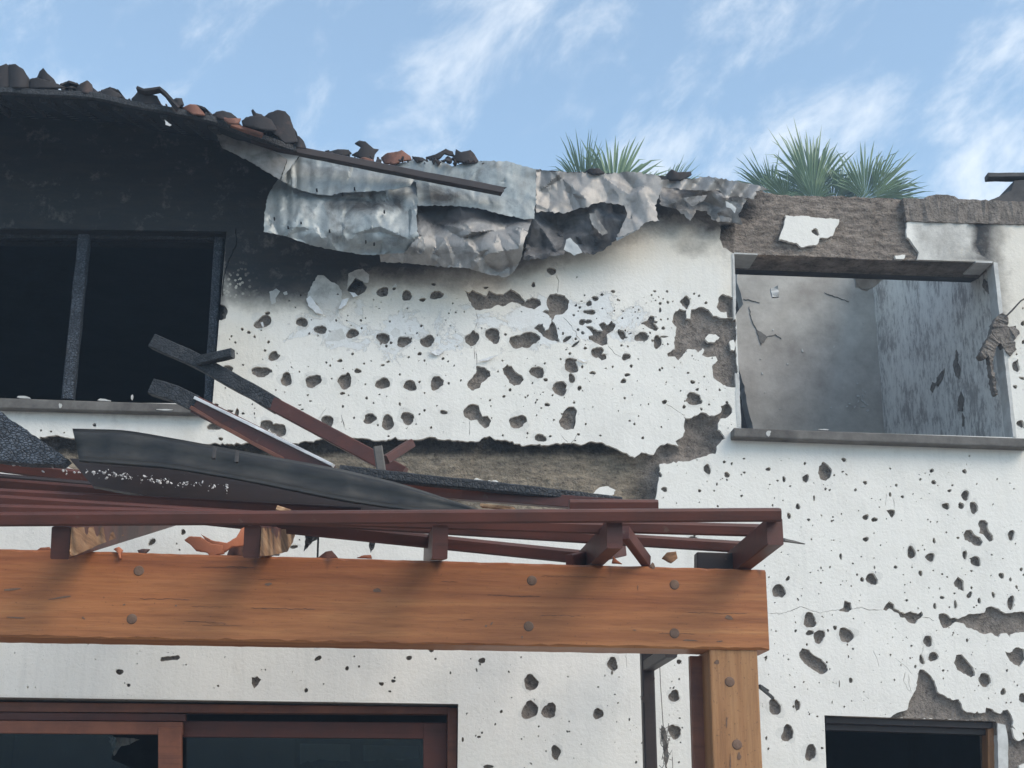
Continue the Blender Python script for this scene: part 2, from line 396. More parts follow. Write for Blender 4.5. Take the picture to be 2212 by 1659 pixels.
M = dict(
    plaster=mat_plaster(), masonry=mat_masonry(),
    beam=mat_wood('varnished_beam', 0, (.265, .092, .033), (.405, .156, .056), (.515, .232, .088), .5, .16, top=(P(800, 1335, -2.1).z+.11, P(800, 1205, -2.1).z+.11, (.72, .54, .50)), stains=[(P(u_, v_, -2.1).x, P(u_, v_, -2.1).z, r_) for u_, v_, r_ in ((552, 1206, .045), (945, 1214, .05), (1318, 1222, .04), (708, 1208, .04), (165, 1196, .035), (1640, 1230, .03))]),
    post=mat_wood('varnished_post', 2, (.22, .10, .042), (.34, .165, .07), (.44, .24, .11), .55, .12),
    fresh=mat_wood('split_wood', 1, (.13, .06, .03), (.34, .19, .10), (.62, .40, .23), .8, .3),
    red=mat_paintwood('red_brown_paint', (.120, .031, .018), (.064, .020, .013)),
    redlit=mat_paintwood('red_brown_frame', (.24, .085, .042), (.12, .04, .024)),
    darkwood=mat_paintwood('dark_frame', (.035, .020, .017), (.02, .013, .013)),
    char=mat_char(sc=60, c0=(.012, .013, .015), c1=(.024, .025, .028), bs=.4), charfine=mat_char('charred_alligator', (.014, .017, .023), (.062, .072, .088), 62, (1, 1, 1.6)),
    gutter=mat_plain('sooty_gutter_metal', (.012, .0125, .014), (.042, .039, .034), 5, .45, .25, (1, 4, 4), .35),
    zinc=mat_metal('galvanised_sheet', (.27, .295, .30), .16), zincd=mat_metal('sooty_galvanised_sheet', (.26, .25, .24), .45),
    zinck=mat_metal('blackened_sheet', (.14, .14, .145), .6), zincw=mat_plain('bright_zinc', (.42, .44, .45), (.62, .63, .62), 8, .5, .15),
    tilek=mat_tile('sooty_clay_tile', (.085, .055, .048), (.15, .09, .072), .85), tiler=mat_tile('clay_tile', (.19, .085, .06), (.28, .13, .09), .42),
    tileo=mat_tile('broken_clay_tile', (.42, .13, .062), (.55, .21, .11), -.1),
    conc=mat_plain('grey_concrete', (.085, .078, .072), (.19, .178, .165), 9), ring=mat_plain('broken_concrete', (.075, .068, .066), (.20, .178, .168), 11, .95, .9), concd=mat_plain('dark_concrete', (.045, .043, .045), (.105, .098, .095), 8),
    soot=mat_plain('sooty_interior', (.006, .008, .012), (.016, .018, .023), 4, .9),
    gable=mat_plain('sooty_ceiling_boards', (.010, .012, .016), (.024, .026, .030), 5, .8),
    room=mat_plain('smoked_room_wall', (.33, .30, .27), (.54, .51, .465), 5, .9), peel=mat_peelwall(),
    pale=mat_plain('pale_plaster', (.42, .41, .39), (.66, .66, .64), 8, .85), rust=mat_plain('rusted_bolt', (.14, .082, .056), (.22, .14, .10), 20, .75),
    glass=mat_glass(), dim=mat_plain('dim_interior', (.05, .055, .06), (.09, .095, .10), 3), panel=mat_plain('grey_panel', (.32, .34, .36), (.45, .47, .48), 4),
    white=mat_plain('white_crumbs', (.6, .6, .6), (.8, .8, .8), 9), wire=mat_plain('dull_wire', (.10, .085, .075), (.22, .19, .17), 9),
    skim=mat_plain('bare_skim_coat', (.44, .44, .42), (.60, .62, .62), 5, .9), leaf=mat_leaf(), trunk=mat_plain('palm_trunk', (.08, .06, .045), (.18, .14, .10), 6), ground=mat_plain('dusty_ground', (.20, .18, .155), (.32, .29, .25), 1.5),
    paving=mat_plain('terrace', (.26, .24, .21), (.36, .33, .30), 2.5),
)

# ------------------------------------------------------------------ ground
tag(mesh('ground', [(-1500, -1500, -.03), (1500, -1500, -.03), (1500, 1500, -.03), (-1500, 1500, -.03)], [(0, 1, 2, 3)], M['ground']), kind='structure')
tag(mesh('terrace_paving', [(-9, -6.2, 0), (9, -6.2, 0), (9, .1, 0), (-9, .1, 0)], [(0, 1, 2, 3)], M['paving']), kind='structure')

# ------------------------------------------------------------------ survey of the facade (frame units, taken patch by patch)
OFF = {'R1': (0, 92.2, 3), 'R2': (553, 230.4, 3), 'R3': (1094.4, 230.4, 3), 'R4': (1474.6, 368.6, 3), 'R5': (0, 691.2, 3), 'R6': (633.6, 748.8, 3),
       'R7': (1152, 864, 3), 'R8': (1474.6, 921.6, 3), 'S1': (0, 1106, 3), 'S2': (553, 1106, 3), 'S3': (1267.2, 1106, 3), 'S4': (1658.9, 1244.2, 4), 'V': (0, 0, 1)}
def Z(reg, pts):
    ox, oy, k = OFF[reg]; return [(ox+x/k, oy+y/k) for x, y in pts]
PITS = {
 'R2': [(820,1200,42,30),(978,1225,36,32),(1170,1222,42,30),(1080,1252,20,14),(1150,1152,14,10),(895,1180,12,10),(1490,1173,18,8),(1798,1155,14,16),(1915,1065,30,25),
  (45,1395,55,40,-20),(75,1338,16,12),(298,1395,36,34),(418,1445,40,32),(625,1470,38,34),(825,1500,46,34),(957,1522,44,38),(1110,1520,45,40),(1400,1505,44,46),(1408,1462,12,16),
  (1535,1480,48,52),(1617,1475,10,10),(1695,1520,60,42),(1765,1508,68,52),(110,1610,38,22,-25),(2210,1590,40,36),(1060,1600,14,13),(625,1602,10,8),(545,1645,18,10),(988,1622,8,8),
  (1212,1632,9,9),(1072,1420,10,10),(680,1385,9,9),(868,1392,8,8),(588,1385,6,6),(875,1530,10,10),(845,1550,10,10),(810,1535,9,9),(530,1215,8,5),(215,1258,6),(290,1222,6),(1275,1275,6),
  (1295,1333,7),(1250,1340,6),(685,1435,8),(345,1470,8),(80,1525,9),(60,1580,8)],
 'R3': [(575,1243,24,16),(618,1217,12,9),(535,1275,20,18),(538,1330,38,18),(475,1300,10,10),(445,1290,6),(690,1197,14,11),(505,1222,7),(485,1260,10,4),(435,1350,9),(490,1395,24,20),(530,1392,22,16),
  (390,1505,30,16,-35),(445,1540,32,9,-40),(463,1445,10),(493,1465,13,11),(448,1505,9),(510,1565,14,9),(620,1307,6),(410,1600,10),(385,1575,6),(965,1395,14,10),(1015,1435,14,11),(745,1475,24,34,-20),
  (770,1495,14,8),(875,1490,44,34,-25),(930,1465,8),(800,1470,14,5,-30),(978,1525,26,46,15),(1020,1490,24,8),(945,1515,9),(745,1547,9),(775,1620,28,24),(415,1645,36,16),(720,1250,8),(730,1255,7),
  (755,1325,6),(820,1300,5),(835,1330,5),(850,1370,6),(750,1370,7),(960,1195,11,8),(940,1220,8),(1040,1197,9),(1015,1245,6),(995,1275,12,9),(1045,1267,10),(965,1255,6),(995,1320,8,16),(985,1232,10,3,40),
  (1215,1212,8),(1247,1225,9),(1293,1270,10),(1000,1380,7),(1045,1375,7),(455,1105,6)],
 'R4': [(70,1475,50,38),(65,1370,16,14),(140,1335,7),(95,1418,12,10),(35,1310,9),(240,1420,9),(170,1515,7),(10,1530,12),(20,850,28,36),(75,797,8),(150,857,9),(105,812,7),(2160,1270,26,34),(2100,960,10),(2205,990,14,18),(2210,1110,14),(2155,1400,14),(2190,1640,24,26),(2200,1345,22,10,20),(2170,1230,8),(2165,1190,7)],
 'R5': [(1480,315,30,25),(1690,335,55,38),(1750,330,18,10),(1855,385,40,42),(2030,395,50,38),(1775,240,40,22,-25),(1725,680,42,36),(1805,710,55,42),(1390,690,45,25),(1535,600,16,24),(1575,605,12,8),(1490,590,20,12),
  (1430,770,16,12),(1570,60,10),(1612,80,12),(1650,108,9),(1740,142,10),(1500,105,8),(1525,145,8),(1715,195,7),(1575,290,8),(1940,335,6),(2115,275,8),(2140,295,8),(1890,305,6),(2150,380,6),(1460,440,6),
  (1787,453,6),(2010,525,7),(1945,550,10,4),(1955,580,8,5),(1635,545,6),(612,680,13,11),(265,715,8),(330,722,8),(415,730,6),(1400,548,16,10)],
 'R6': [(130,222,52,36,-25),(335,225,50,44,-20),(355,180,14,14),(418,157,22,18),(580,238,46,40),(757,252,46,34),(818,228,9),(930,235,40,48),(1007,237,9),(318,302,18,10),(475,333,10),(1580,165,44,42),(1405,280,11),
  (1365,322,12,9),(1800,125,48,46),(1775,85,14,10),(1805,205,24,30),(1728,270,52,44),(1635,215,16,11),(1872,130,10),(1855,268,14,17),(1940,170,20,13),(1790,45,9),(2190,125,11),(2070,130,8),(2025,140,9,5),
  (2165,182,20,12),(2140,222,20,16),(2148,333,9),(222,485,44,40),(497,465,46,32),(612,492,44,46),(740,462,46,40),(975,425,26,14),(850,413,9),(818,437,8),(690,372,7,14),(1455,485,56,44),(548,508,8),(893,525,7,10),
  (617,580,8),(1603,592,38,28),(1645,377,16,12),(1820,362,9),(1275,347,8),(1280,385,6),(1577,445,6),(1688,475,7),(1895,500,7),(1848,568,11,8),(1358,575,8),(2210,500,8),(2182,480,6),(820,45,14,12),(750,68,8),
  (970,77,10),(1003,95,7),(850,90,8),(385,47,9),(300,93,16,9),(615,97,12,8),(580,120,13,8),(505,92,6),(213,100,6),(238,123,6),(690,180,8),(850,300,7),(605,322,5),(520,365,7),(115,352,9,4),(40,378,10,5),(60,405,9,6),
  (1355,90,7),(1630,108,8),(1580,345,7)],
 'R7': [(110,235,10,8),(435,230,8),(340,157,7),(625,135,8),(655,157,8),(830,175,7),(710,245,10),(90,30,18,13),(978,45,9),(1140,30,7),(850,12,18,14),(1040,8,50,28),(820,485,14,18),(850,578,22,16),(1255,15,10)],
 'R8': [(160,275,24,32),(288,312,20,18),(555,275,16,13),(793,238,10),(798,335,20,28),(657,340,12,20,-15),(615,350,8),(1045,215,16,14),(1037,292,10,6),(1062,310,10,5,40),(565,375,6),(697,385,7),(400,297,9),(270,228,12,10),
  (318,240,7,12),(397,207,10,6),(223,372,7,10),(110,415,10,12),(205,415,7),(383,448,9),(108,490,5),(258,335,5),(158,355,4),(555,402,4),(595,462,5),(853,463,8,18),(748,518,17,18),(690,578,14,20),(817,603,11),(768,650,4),
  (927,403,9),(953,410,8),(1183,363,14,14),(1120,410,10),(1345,272,7),(1385,380,10),(1425,455,11),(1540,342,9),(1615,285,14),(1627,360,16),(1600,312,5),(1827,290,13,18,-25),(1748,380,8),(1730,415,14,10),(1832,445,28,32),
  (1707,515,22,26,-25),(1805,512,18,24),(1887,525,24,46,-15),(2147,403,6),(1345,440,9,16),(1275,522,5),(1140,545,5),(1030,565,6),(975,585,7),(977,607,6),(1187,587,20,20),(1243,602,20,16),(1320,597,5),(1590,602,6),
  (1650,617,6),(1187,730,18,18),(1240,690,5),(1630,740,10,18),(1785,720,10,9),(2130,703,24,32),(1483,815,30,38),(1605,845,28,32),(1527,803,7),(1567,797,6),(1555,770,5),(1830,830,14,34),(1900,872,34,34),(1873,855,12,8),
  (1025,842,9,24,-10),(1158,843,6),(1240,852,5),(1103,887,7),(965,803,4),(683,828,4),(980,735,5),(965,735,4),(1380,910,12),(1487,912,6),(1542,950,14,20),(1625,932,8,5),(1430,960,5),(1243,912,6,12),(897,915,6,10),(828,945,6),
  (1227,988,38,38),(1163,990,12,18),(2067,965,20,18),(2125,990,9,14),(2195,925,10,14),(2210,960,8),(1873,935,10,7),(1833,960,4),(1860,1090,16,24,20),(1873,1043,9),(1763,1080,8),(1682,1107,14,12),(1597,1045,6),(1440,1025,6),
  (1440,1075,5),(1453,1125,10),(1635,1163,12,20,-15),(1770,1153,12,26),(1730,1170,7),(1923,1128,12,20,-15),(2015,1090,12,20,-25),(2165,1040,9,14,-25),(2178,1062,5),(2127,1140,24,44),(625,1065,40,50),(683,983,12,18,30),
  (560,975,6),(883,1083,5),(770,1095,5),(775,1050,4),(1035,1000,4),(825,1255,44,48,-15),(885,1360,40,42),(825,1335,26,18),(988,1303,15,14),(1060,1350,46,50),(733,1323,10),(605,1325,6),(575,1318,4),(970,1220,5),(905,1230,6),
  (1590,1390,34,34),(1625,1490,30,34),(1845,1385,10,12),(1750,1350,6),(1483,1420,8),(1475,1500,7),(1380,1310,4),(1362,1365,5),(1450,1365,5),(1550,1510,16,34,-25),(1958,1635,38,36),(1105,1440,8),(1090,1640,14),(1508,1555,8),
  (1690,1580,9),(1720,1582,5),(2103,1580,8),(1373,1640,7),(543,1500,8),(685,1508,6),(655,1485,5),(557,1605,4),(1075,1490,5,12)],
 'S4': [(1875,905,48,62),(2035,1000,22,32),(2067,817,11,14),(2205,1055,40,40),(2100,1092,8),(1517,815,10),(1275,782,10,18),(718,903,16,24),(1093,900,7,10),(980,918,6),(555,1090,6,14),(617,935,6,30),(255,1115,24,54),(60,1135,54,66),
  (170,1360,54,70),(370,1525,52,70),(468,1487,12),(2157,945,8,10),(2130,915,7)],
 'S3': [(168,985,38,42),(165,1040,8,14),(75,1307,32,38),(567,1193,40,36),(570,1425,40,50),(600,970,16,18),(422,1065,7),(600,1083,7),(668,1143,5),(277,1345,6,10),(203,1237,6),(210,1070,5),(370,1440,5),(620,1398,6),(678,1368,6),
  (1165,938,8),(1160,958,6),(1310,957,5),(1165,1465,8,12),(1178,1535,7,10),(685,185,44,26)],
 'S2': [(1783,1105,46,52,30),(1775,1285,52,60),(1900,1287,46,52),(1943,1557,34,42),(1505,1650,30,14),(1135,890,22,17),(1465,962,22,20),(992,945,18,16,-40),(590,1013,14,14),(812,1113,15,14),(890,1095,14,12),(867,1162,10,8),
  (403,948,24,16,-35),(325,1155,14,14),(1445,1457,13,9),(1465,1430,8),(1590,1293,10,11),(1340,1475,8,14),(1260,1042,6,10),(1718,940,6),(1657,1202,5),(2032,1422,6),(2030,1357,6),(1880,1550,6),(1830,1452,5),(2108,1505,5)],
 'S1': [(672,843,20,14,-35),(775,1035,24,22),(833,1122,11,13),(1413,1127,8),(985,193,28,18,-30),(1187,130,18,18),(1163,245,7),(1905,225,26,14),(1940,180,6),(570,855,6),(1145,205,6)],
}
POLYS = [
 ('R2', [(590,1185),(640,1115),(690,1130),(720,1165),(705,1200),(660,1225),(610,1205)]),
 ('R2', [(1350,1190),(1380,1205),(1400,1185),(1440,1205),(1490,1225),(1510,1190),(1560,1215),(1600,1215),(1650,1180),(1700,1210),(1745,1260),(1790,1235),(1840,1250),(1848,1285),(1800,1315),(1750,1300),(1700,1275),(1660,1265),(1600,1295),(1560,1285),(1520,1310),(1420,1318),(1395,1285),(1375,1240)]),
 ('R2', [(1885,1250),(1905,1215),(1945,1208),(2000,1222),(2030,1260),(2020,1310),(1985,1345),(1945,1350),(1915,1395),(1905,1360),(1880,1340),(1855,1330),(1870,1315),(1900,1320),(1885,1290)]),
 ('R2', [(1800,1435),(1830,1410),(1860,1405),(1875,1450),(1895,1440),(1915,1385),(1935,1405),(1950,1450),(1968,1525),(1920,1520),(1860,1490),(1845,1465)]),
 ('R3', [(595,1410),(630,1395),(650,1415),(675,1395),(708,1410),(690,1450),(650,1475),(655,1510),(655,1540),(620,1550),(575,1535),(535,1510),(530,1485),(560,1480),(545,1455),(510,1425),(545,1420),(590,1450),(620,1455),(610,1430)]),
 ('R3', [(875,1395),(910,1385),(930,1355),(960,1360),(955,1400),(985,1435),(970,1455),(930,1440),(900,1420),(870,1410)]),
 ('R3', [(550,1595),(580,1565),(600,1595),(640,1600),(648,1630),(615,1645),(590,1620),(560,1615)]),
 ('R3', [(1120,1265),(1145,1240),(1185,1240),(1190,1275),(1165,1310),(1140,1290)]),
 ('R3', [(1375,1235),(1400,1213),(1440,1225),(1490,1240),(1490,1340),(1480,1370),(1430,1365),(1425,1330),(1385,1330),(1362,1300),(1370,1280)]),
 ('R4', [(-69,980),(-56,925),(-21,895),(24,905),(24,955),(49,960),(54,900),(119,883),(169,900),(199,940),(259,955),(299,950),(345,960),(350,1060),(345,1130),(350,1240),(360,1300),(345,1405),(318,1405),(285,1400),(240,1370),(200,1345),(195,1320),(190,1270),(225,1230),(215,1205),(165,1210),(125,1195),(140,1160),(130,1150),(100,1180),(80,1160),(30,1155),(0,1200),(-30,1230),(-50,1205),(-95,1205),(-100,1185),(-51,1155),(-56,1115),(-46,1065),(-41,1015)]),
 ('R6', [(1185,125),(1230,130),(1275,160),(1280,190),(1250,215),(1220,235),(1210,265),(1165,288),(1130,265),(1130,230),(1160,200),(1180,170)]),
 ('R6', [(1355,140),(1385,115),(1415,125),(1440,160),(1480,185),(1497,215),(1470,245),(1430,255),(1400,235),(1385,200),(1365,180)]),
 ('R6', [(1100,415),(1130,380),(1165,368),(1200,380),(1210,415),(1225,450),(1260,448),(1283,480),(1270,515),(1240,530),(1205,500),(1190,475),(1150,480),(1105,450)]),
 ('R6', [(1755,415),(1780,390),(1820,388),(1840,415),(1830,450),(1830,500),(1815,535),(1770,540),(1730,520),(1722,480),(1740,450)]),
 ('R8', [(915,225),(945,250),(966,275),(962,320),(930,352),(895,340),(878,300),(885,255)]),
 ('R8', [(1320,545),(1345,535),(1375,540),(1375,570),(1360,592),(1340,570)]),
 ('R8', [(1915,630),(1925,605),(1960,605),(1980,625),(1980,665),(2005,690),(2015,735),(1990,745),(1965,720),(1945,695),(1920,690),(1925,660)]),
 ('R8', [(1820,700),(1835,670),(1870,668),(1890,695),(1930,715),(1945,745),(1930,775),(1895,770),(1870,750),(1830,735)]),
 ('R8', [(1755,1010),(1785,970),(1820,1000),(1825,1065),(1790,1050),(1765,1035)]),
 ('R8', [(1050,1125),(1090,1140),(1098,1180),(1075,1202),(1040,1195),(1010,1190),(1040,1175)]),
 ('R8', [(1300,1185),(1320,1150),(1340,1132),(1370,1150),(1375,1175),(1400,1190),(1440,1210),(1480,1195),(1530,1215),(1550,1195),(1560,1220),(1545,1240),(1525,1250),(1510,1278),(1470,1270),(1440,1240),(1410,1235),(1400,1210),(1370,1200),(1340,1180),(1320,1195)]),
 ('R8', [(1660,1215),(1690,1208),(1720,1220),(1740,1240),(1800,1240),(1850,1215),(1910,1210),(1955,1205),(1965,1175),(2000,1163),(2050,1180),(2075,1200),(2110,1210),(2150,1200),(2330,1198),(2330,1325),(2190,1330),(2130,1345),(2120,1365),(2100,1340),(2060,1340),(2050,1365),(2000,1335),(1950,1345),(1900,1320),(1840,1300),(1820,1275),(1770,1265),(1730,1295),(1690,1305),(1670,1270),(1660,1240)]),
 ('R8', [(755,1465),(775,1437),(820,1445),(850,1480),(900,1505),(935,1545),(945,1575),(920,1600),(890,1605),(840,1570),(790,1535),(760,1495)]),
 ('R8', [(1760,1530),(1775,1480),(1810,1475),(1850,1520),(1885,1560),(1895,1610),(1870,1625),(1820,1600),(1780,1575)]),
 ('R8', [(2090,1455),(2120,1465),(2160,1430),(2212,1440),(2225,1500),(2180,1560),(2120,1520)]),
 ('S4', [(1050,1225),(1100,1190),(1205,1155),(1215,1100),(1245,1040),(1280,960),(1300,850),(1315,805),(1350,810),(1400,850),(1440,910),(1470,1000),(1540,1040),(1590,1070),(1650,1065),(1670,1100),(1680,1140),(1710,1170),(1770,1180),(1880,1180),(1885,1135),(1920,1140),(1960,1170),(2010,1190),(2030,1160),(2070,1155),(2100,1190),(2120,1250),(2115,1290),(2150,1340),(2190,1350),(2300,1370),(2300,1900),(1980,1900),(1980,1260),(1500,1240)]),
 ('S1', [(1035,960),(1045,940),(1100,935),(1160,928),(1168,945),(1150,960),(1100,962),(1045,968)]),
 ('S1', [(1630,1070),(1665,1062),(1692,1085),(1670,1120),(1645,1145),(1630,1110)]),
 ('V', [(470,655),(486,660),(492,672),(488,688),(478,692),(466,690)]),
]
STRIP = Z('V', [(86,944),(120,940),(150,946),(190,948),(250,952),(330,958),(400,962),(470,958),(560,956),(620,958)]) + \
  Z('R6', [(0,625),(60,615),(130,615),(200,590),(300,590),(400,590),(480,595),(540,610),(600,610),(660,585),(680,600),(760,605),(840,600),(880,580),(920,585),(960,605),(1000,600),(1080,610),(1180,615),(1220,595),(1270,580),(1310,605),(1370,605),(1420,615),(1480,640),(1560,630),(1640,640),(1700,625),(1800,625),(1880,635),(1930,610),(2000,620),(2060,650),(2130,680)]) + \
  Z('R7', [(657,374),(700,340),(780,355),(800,320),(835,285),(900,285),(940,300),(920,265),(970,235),(980,200),(975,110),(1010,120),(1060,100),(1085,80),(1120,85),(1140,105),(1200,90),(1220,60),(1215,40),(1260,20),(1290,55),(1290,80),(1260,110),(1210,120),(1195,150),(1200,190),(1225,215),(1240,250),(1215,270),(1190,300),(1180,350),(1140,350),(1100,370),(1020,395),(940,400),(880,410),(820,415),(820,480),(805,560),(805,600),(790,665),(760,720)]) + \
  Z('V', [(1380,1108),(1000,1112),(600,1108),(300,1060),(150,1010),(100,985),(84,960)])
BAND = Z('V', [(1440,300)]) + Z('V', [(2990,300),(2990,505)]) + Z('R4', [(2300,347),(1890,340),(1455,325),(1450,380),(1455,430),(1500,480),(1530,530),(1515,600),(1380,590),(900,560),(640,545),(490,545),(330,535),(262,500),(240,440),(245,350),(330,335),(330,200),(300,100)])
ISLANDS = [
 ('R4', [(145,1090),(170,1060),(215,1060),(238,1080),(210,1110),(165,1112)]),
 ('R6', [(1150,865),(1190,850),(1240,870),(1310,865),(1350,890),(1240,892)]),
 ('R6', [(1930,965),(1985,910),(2040,905),(2090,930),(2060,975),(2000,972)]),
 ('R4', [(665,290),(720,295),(800,293),(880,305),(960,310),(1015,315),(1010,350),(985,390),(975,420),(940,435),(890,435),(875,475),(820,485),(770,497),(735,470),(690,460),(625,445),(640,400),(660,350)]),
 ('R4', [(1375,552),(1440,545),(1440,565),(1420,580),(1385,575)]),
 ('S4', [(2108,1310),(2140,1330),(2190,1325),(2215,1400),(2170,1425),(2130,1400)]),
 ('S4', [(2230,1300),(2300,1300),(2300,1420),(2240,1410)]),
 ('S4', [(2170,1640),(2230,1620),(2300,1640),(2300,1720),(2180,1700)]),
 ('R4', [(305,1105),(330,1095),(345,1130),(335,1165),(312,1160)]),
]
CRACKS = [('R2', [(1950,1090),(1958,1150),(1955,1205)], 1.1), ('R2', [(1425,1330),(1440,1380),(1410,1460)], .8), ('R2', [(1415,1550),(1418,1640)], .9),
 ('R3', [(365,1365),(420,1420),(470,1500)], .9), ('R3', [(655,1545),(700,1600),(745,1625)], 1.0),
 ('R8', [(560,1212),(640,1212),(700,1195),(765,1165),(830,1190),(890,1208),(960,1190),(1020,1188)], .95), ('R8', [(1095,1182),(1160,1172),(1210,1190),(1300,1190)], .95), ('R8', [(1555,1235),(1600,1240),(1630,1258)], 1.4),
 ('R7', [(850,20),(905,50),(985,105)], .9), ('V', [(510,492),(511,529),(493,565),(483,599),(481,640)], 2.2), ('R6', [(1142,480),(1140,575)], .9), ('R6', [(310,440),(330,525)], 1.1),
 ('R6', [(1185,20),(1188,118)], .8), ('S4', [(905,640),(950,740),(960,790)], .7), ('S4', [(1100,710),(1200,790),(1250,850)], .7), ('S4', [(1345,600),(1330,690)], 1.2), ('S4', [(1190,830),(1170,900),(1200,960),(1235,1010)], .9), ('S4', [(1215,850),(1220,940),(1240,1005)], .9),
 ('R8', [(1320,430),(1315,510)], 1.0), ('R8', [(1365,450),(1372,530)], 1.0), ('S3', [(255,905),(260,1010)], .6), ('R5', [(2120,560),(2030,690)], .7), ('R7', [(290,220),(240,290),(180,230)], .8)]
OPEN = {   # openings in the wall (frame units at the wall face)
 'left_window': [(-330,489),(489,500),(459,872),(-385,862)],
 'right_window': [(1584,546),(2152,567),(2192,945),(1601,926)],
 'left_door': [(-330,1501),(990,1520.6),(980,2500),(-345,2500)],
 'right_window_low': [(1781,1545),(2156,1558),(2180,2100),(1800,2090)],
}
rp_ = random.Random(5)
EXPO = []       # (polygon, kind) kind: pit / poly / strip / band / crack
for reg, L in PITS.items():
    for t in L:
        x, y, rx = t[:3]; ry = t[3] if len(t) > 3 else rx; an = t[4] if len(t) > 4 else 0
        k = OFF[reg][2]; (cx, cy), = Z(reg, [(x, y)])
        rx, ry = max(rx/k, 1.1), max(ry/k, 1.1)
        EXPO.append((blob(cx, cy, rx, ry, an, rnd=rp_, amp=.145), 'pit', (cx, cy, rx, ry)))
for reg, pl in POLYS:
    EXPO.append((rough(Z(reg, pl), 4.5, 1.2, rp_), 'poly', None))
EXPO.append((rough(STRIP, 5, 1.8, rp_), 'strip', None))
EXPO.append((rough(BAND, 6, 1.6, rp_), 'band', None))
for reg, pl, wd in CRACKS:
    EXPO.append((ribbon(Z(reg, pl), wd*1.15, rp_), 'crack', None))
# fragments of shrapnel: hundreds of tiny pocks, denser where the photograph shows them dense
dens = [(490, 1580, 640, 945, 300), (1430, 2212, 985, 1560, 520), (1150, 1560, 640, 900, 130), (1000, 1500, 1420, 1659, 90), (0, 990, 1390, 1500, 60), (1640, 1785, 1380, 1659, 30), (2195, 2212, 600, 930, 12), (700, 1600, 640, 800, 80)]
for x0, x1, y0, y1, n in dens:
    for _ in range(n):
        r = .55+rp_.random()**3*1.9
        cx, cy = rp_.uniform(x0, x1), rp_.uniform(y0, y1)
        EXPO.append((blob(cx, cy, r*rp_.uniform(.7, 1.3), r*rp_.uniform(.8, 1.7), rp_.uniform(-40, 40), n=6, rnd=rp_), 'speck', None))
for i in range(46):   # edge crumbs beside the large losses
    cx, cy = rp_.choice([(1430, 1500), (1540, 740), (2180, 1330), (1420, 1090), (1180, 960), (900, 955)]); cx += rp_.gauss(0, 40); cy += rp_.gauss(0, 18)
    EXPO.append((blob(cx, cy, rp_.uniform(1, 3), rp_.uniform(.8, 2), rp_.uniform(-40, 40), n=7, rnd=rp_), 'speck', None))
ISL = [rough(Z(r_, p_), 4.5, 1.2, rp_) for r_, p_ in ISLANDS]
ISLHOLE = [blob(*Z('R4', [(862, 397)])[0], 9, 7, 20, rnd=rp_, amp=.2)]
OUTER = [(-950,190),(-420,212),(0,232),(200,243),(367,272),(500,310),(620,352),(1000,360),(1440,380),(1560,395),(1620,402),(1674,416),(1761,418),(1841,421),(1948,426),(1995,428),(2021,421),(2064,423),(2071,429),(2128,431),(2230,438),(2520,450),(2950,468),(2950,2700),(-950,2700)]
def toX(pl): q = Pn(pl); return [(a[0], a[2]) for a in q]
OUTx = toX(rough(OUTER[:-2], 9, 1.6, rp_, closed=False)+OUTER[-2:])
OUTx = [(x, max(z, -.02)) for x, z in OUTx]
OPENx = {k: [(x, max(z, .02)) for x, z in toX(v)] for k, v in OPEN.items()}
SKIM = [Z('R2', [(355,1170),(400,1090),(440,1095),(480,1130),(520,1150),(555,1190),(555,1260),(590,1250),(540,1310),(535,1350),(480,1400),(440,1345),(420,1300),(370,1250),(330,1230)]), Z('R2', [(590,1190),(600,1080),(640,1060),(690,1050),(735,1090),(728,1140),(700,1140),(645,1108)]), Z('R2', [(85,1200),(130,1180),(155,1195),(125,1240),(130,1270),(100,1280)]), Z('R2', [(175,1205),(200,1195),(205,1215),(185,1222)]),
        Z('R2', [(445,1520),(480,1450),(560,1440),(580,1500),(540,1520)]), Z('R2', [(870,1460),(900,1430),(935,1450),(930,1490),(890,1500)]), Z('R2', [(880,1170),(905,1145),(915,1165),(900,1180)]), Z('R2', [(1120,1600),(1150,1575),(1215,1580),(1180,1600)])]
SKx = [toX(rough(p, 4, 1.0, rp_)) for p in SKIM]; NSK = len(SKx)
for p_, k_, a_ in EXPO:          # paint chipped back around the larger craters
    if k_ == 'pit' and max(a_[2:]) > 8:
        SKx.append(toX(blob(a_[0]+rp_.uniform(-2, 2), a_[1]+rp_.uniform(-2, 2), a_[2]*rp_.uniform(1.1, 1.35)+1, a_[3]*rp_.uniform(1.1, 1.35)+1, 0, n=16, rnd=rp_, amp=.26)))
EXx = [(toX(p), k, a) for p, k, a in EXPO]; ISLx = [toX(p) for p in ISL]; IHx = [toX(p) for p in ISLHOLE]

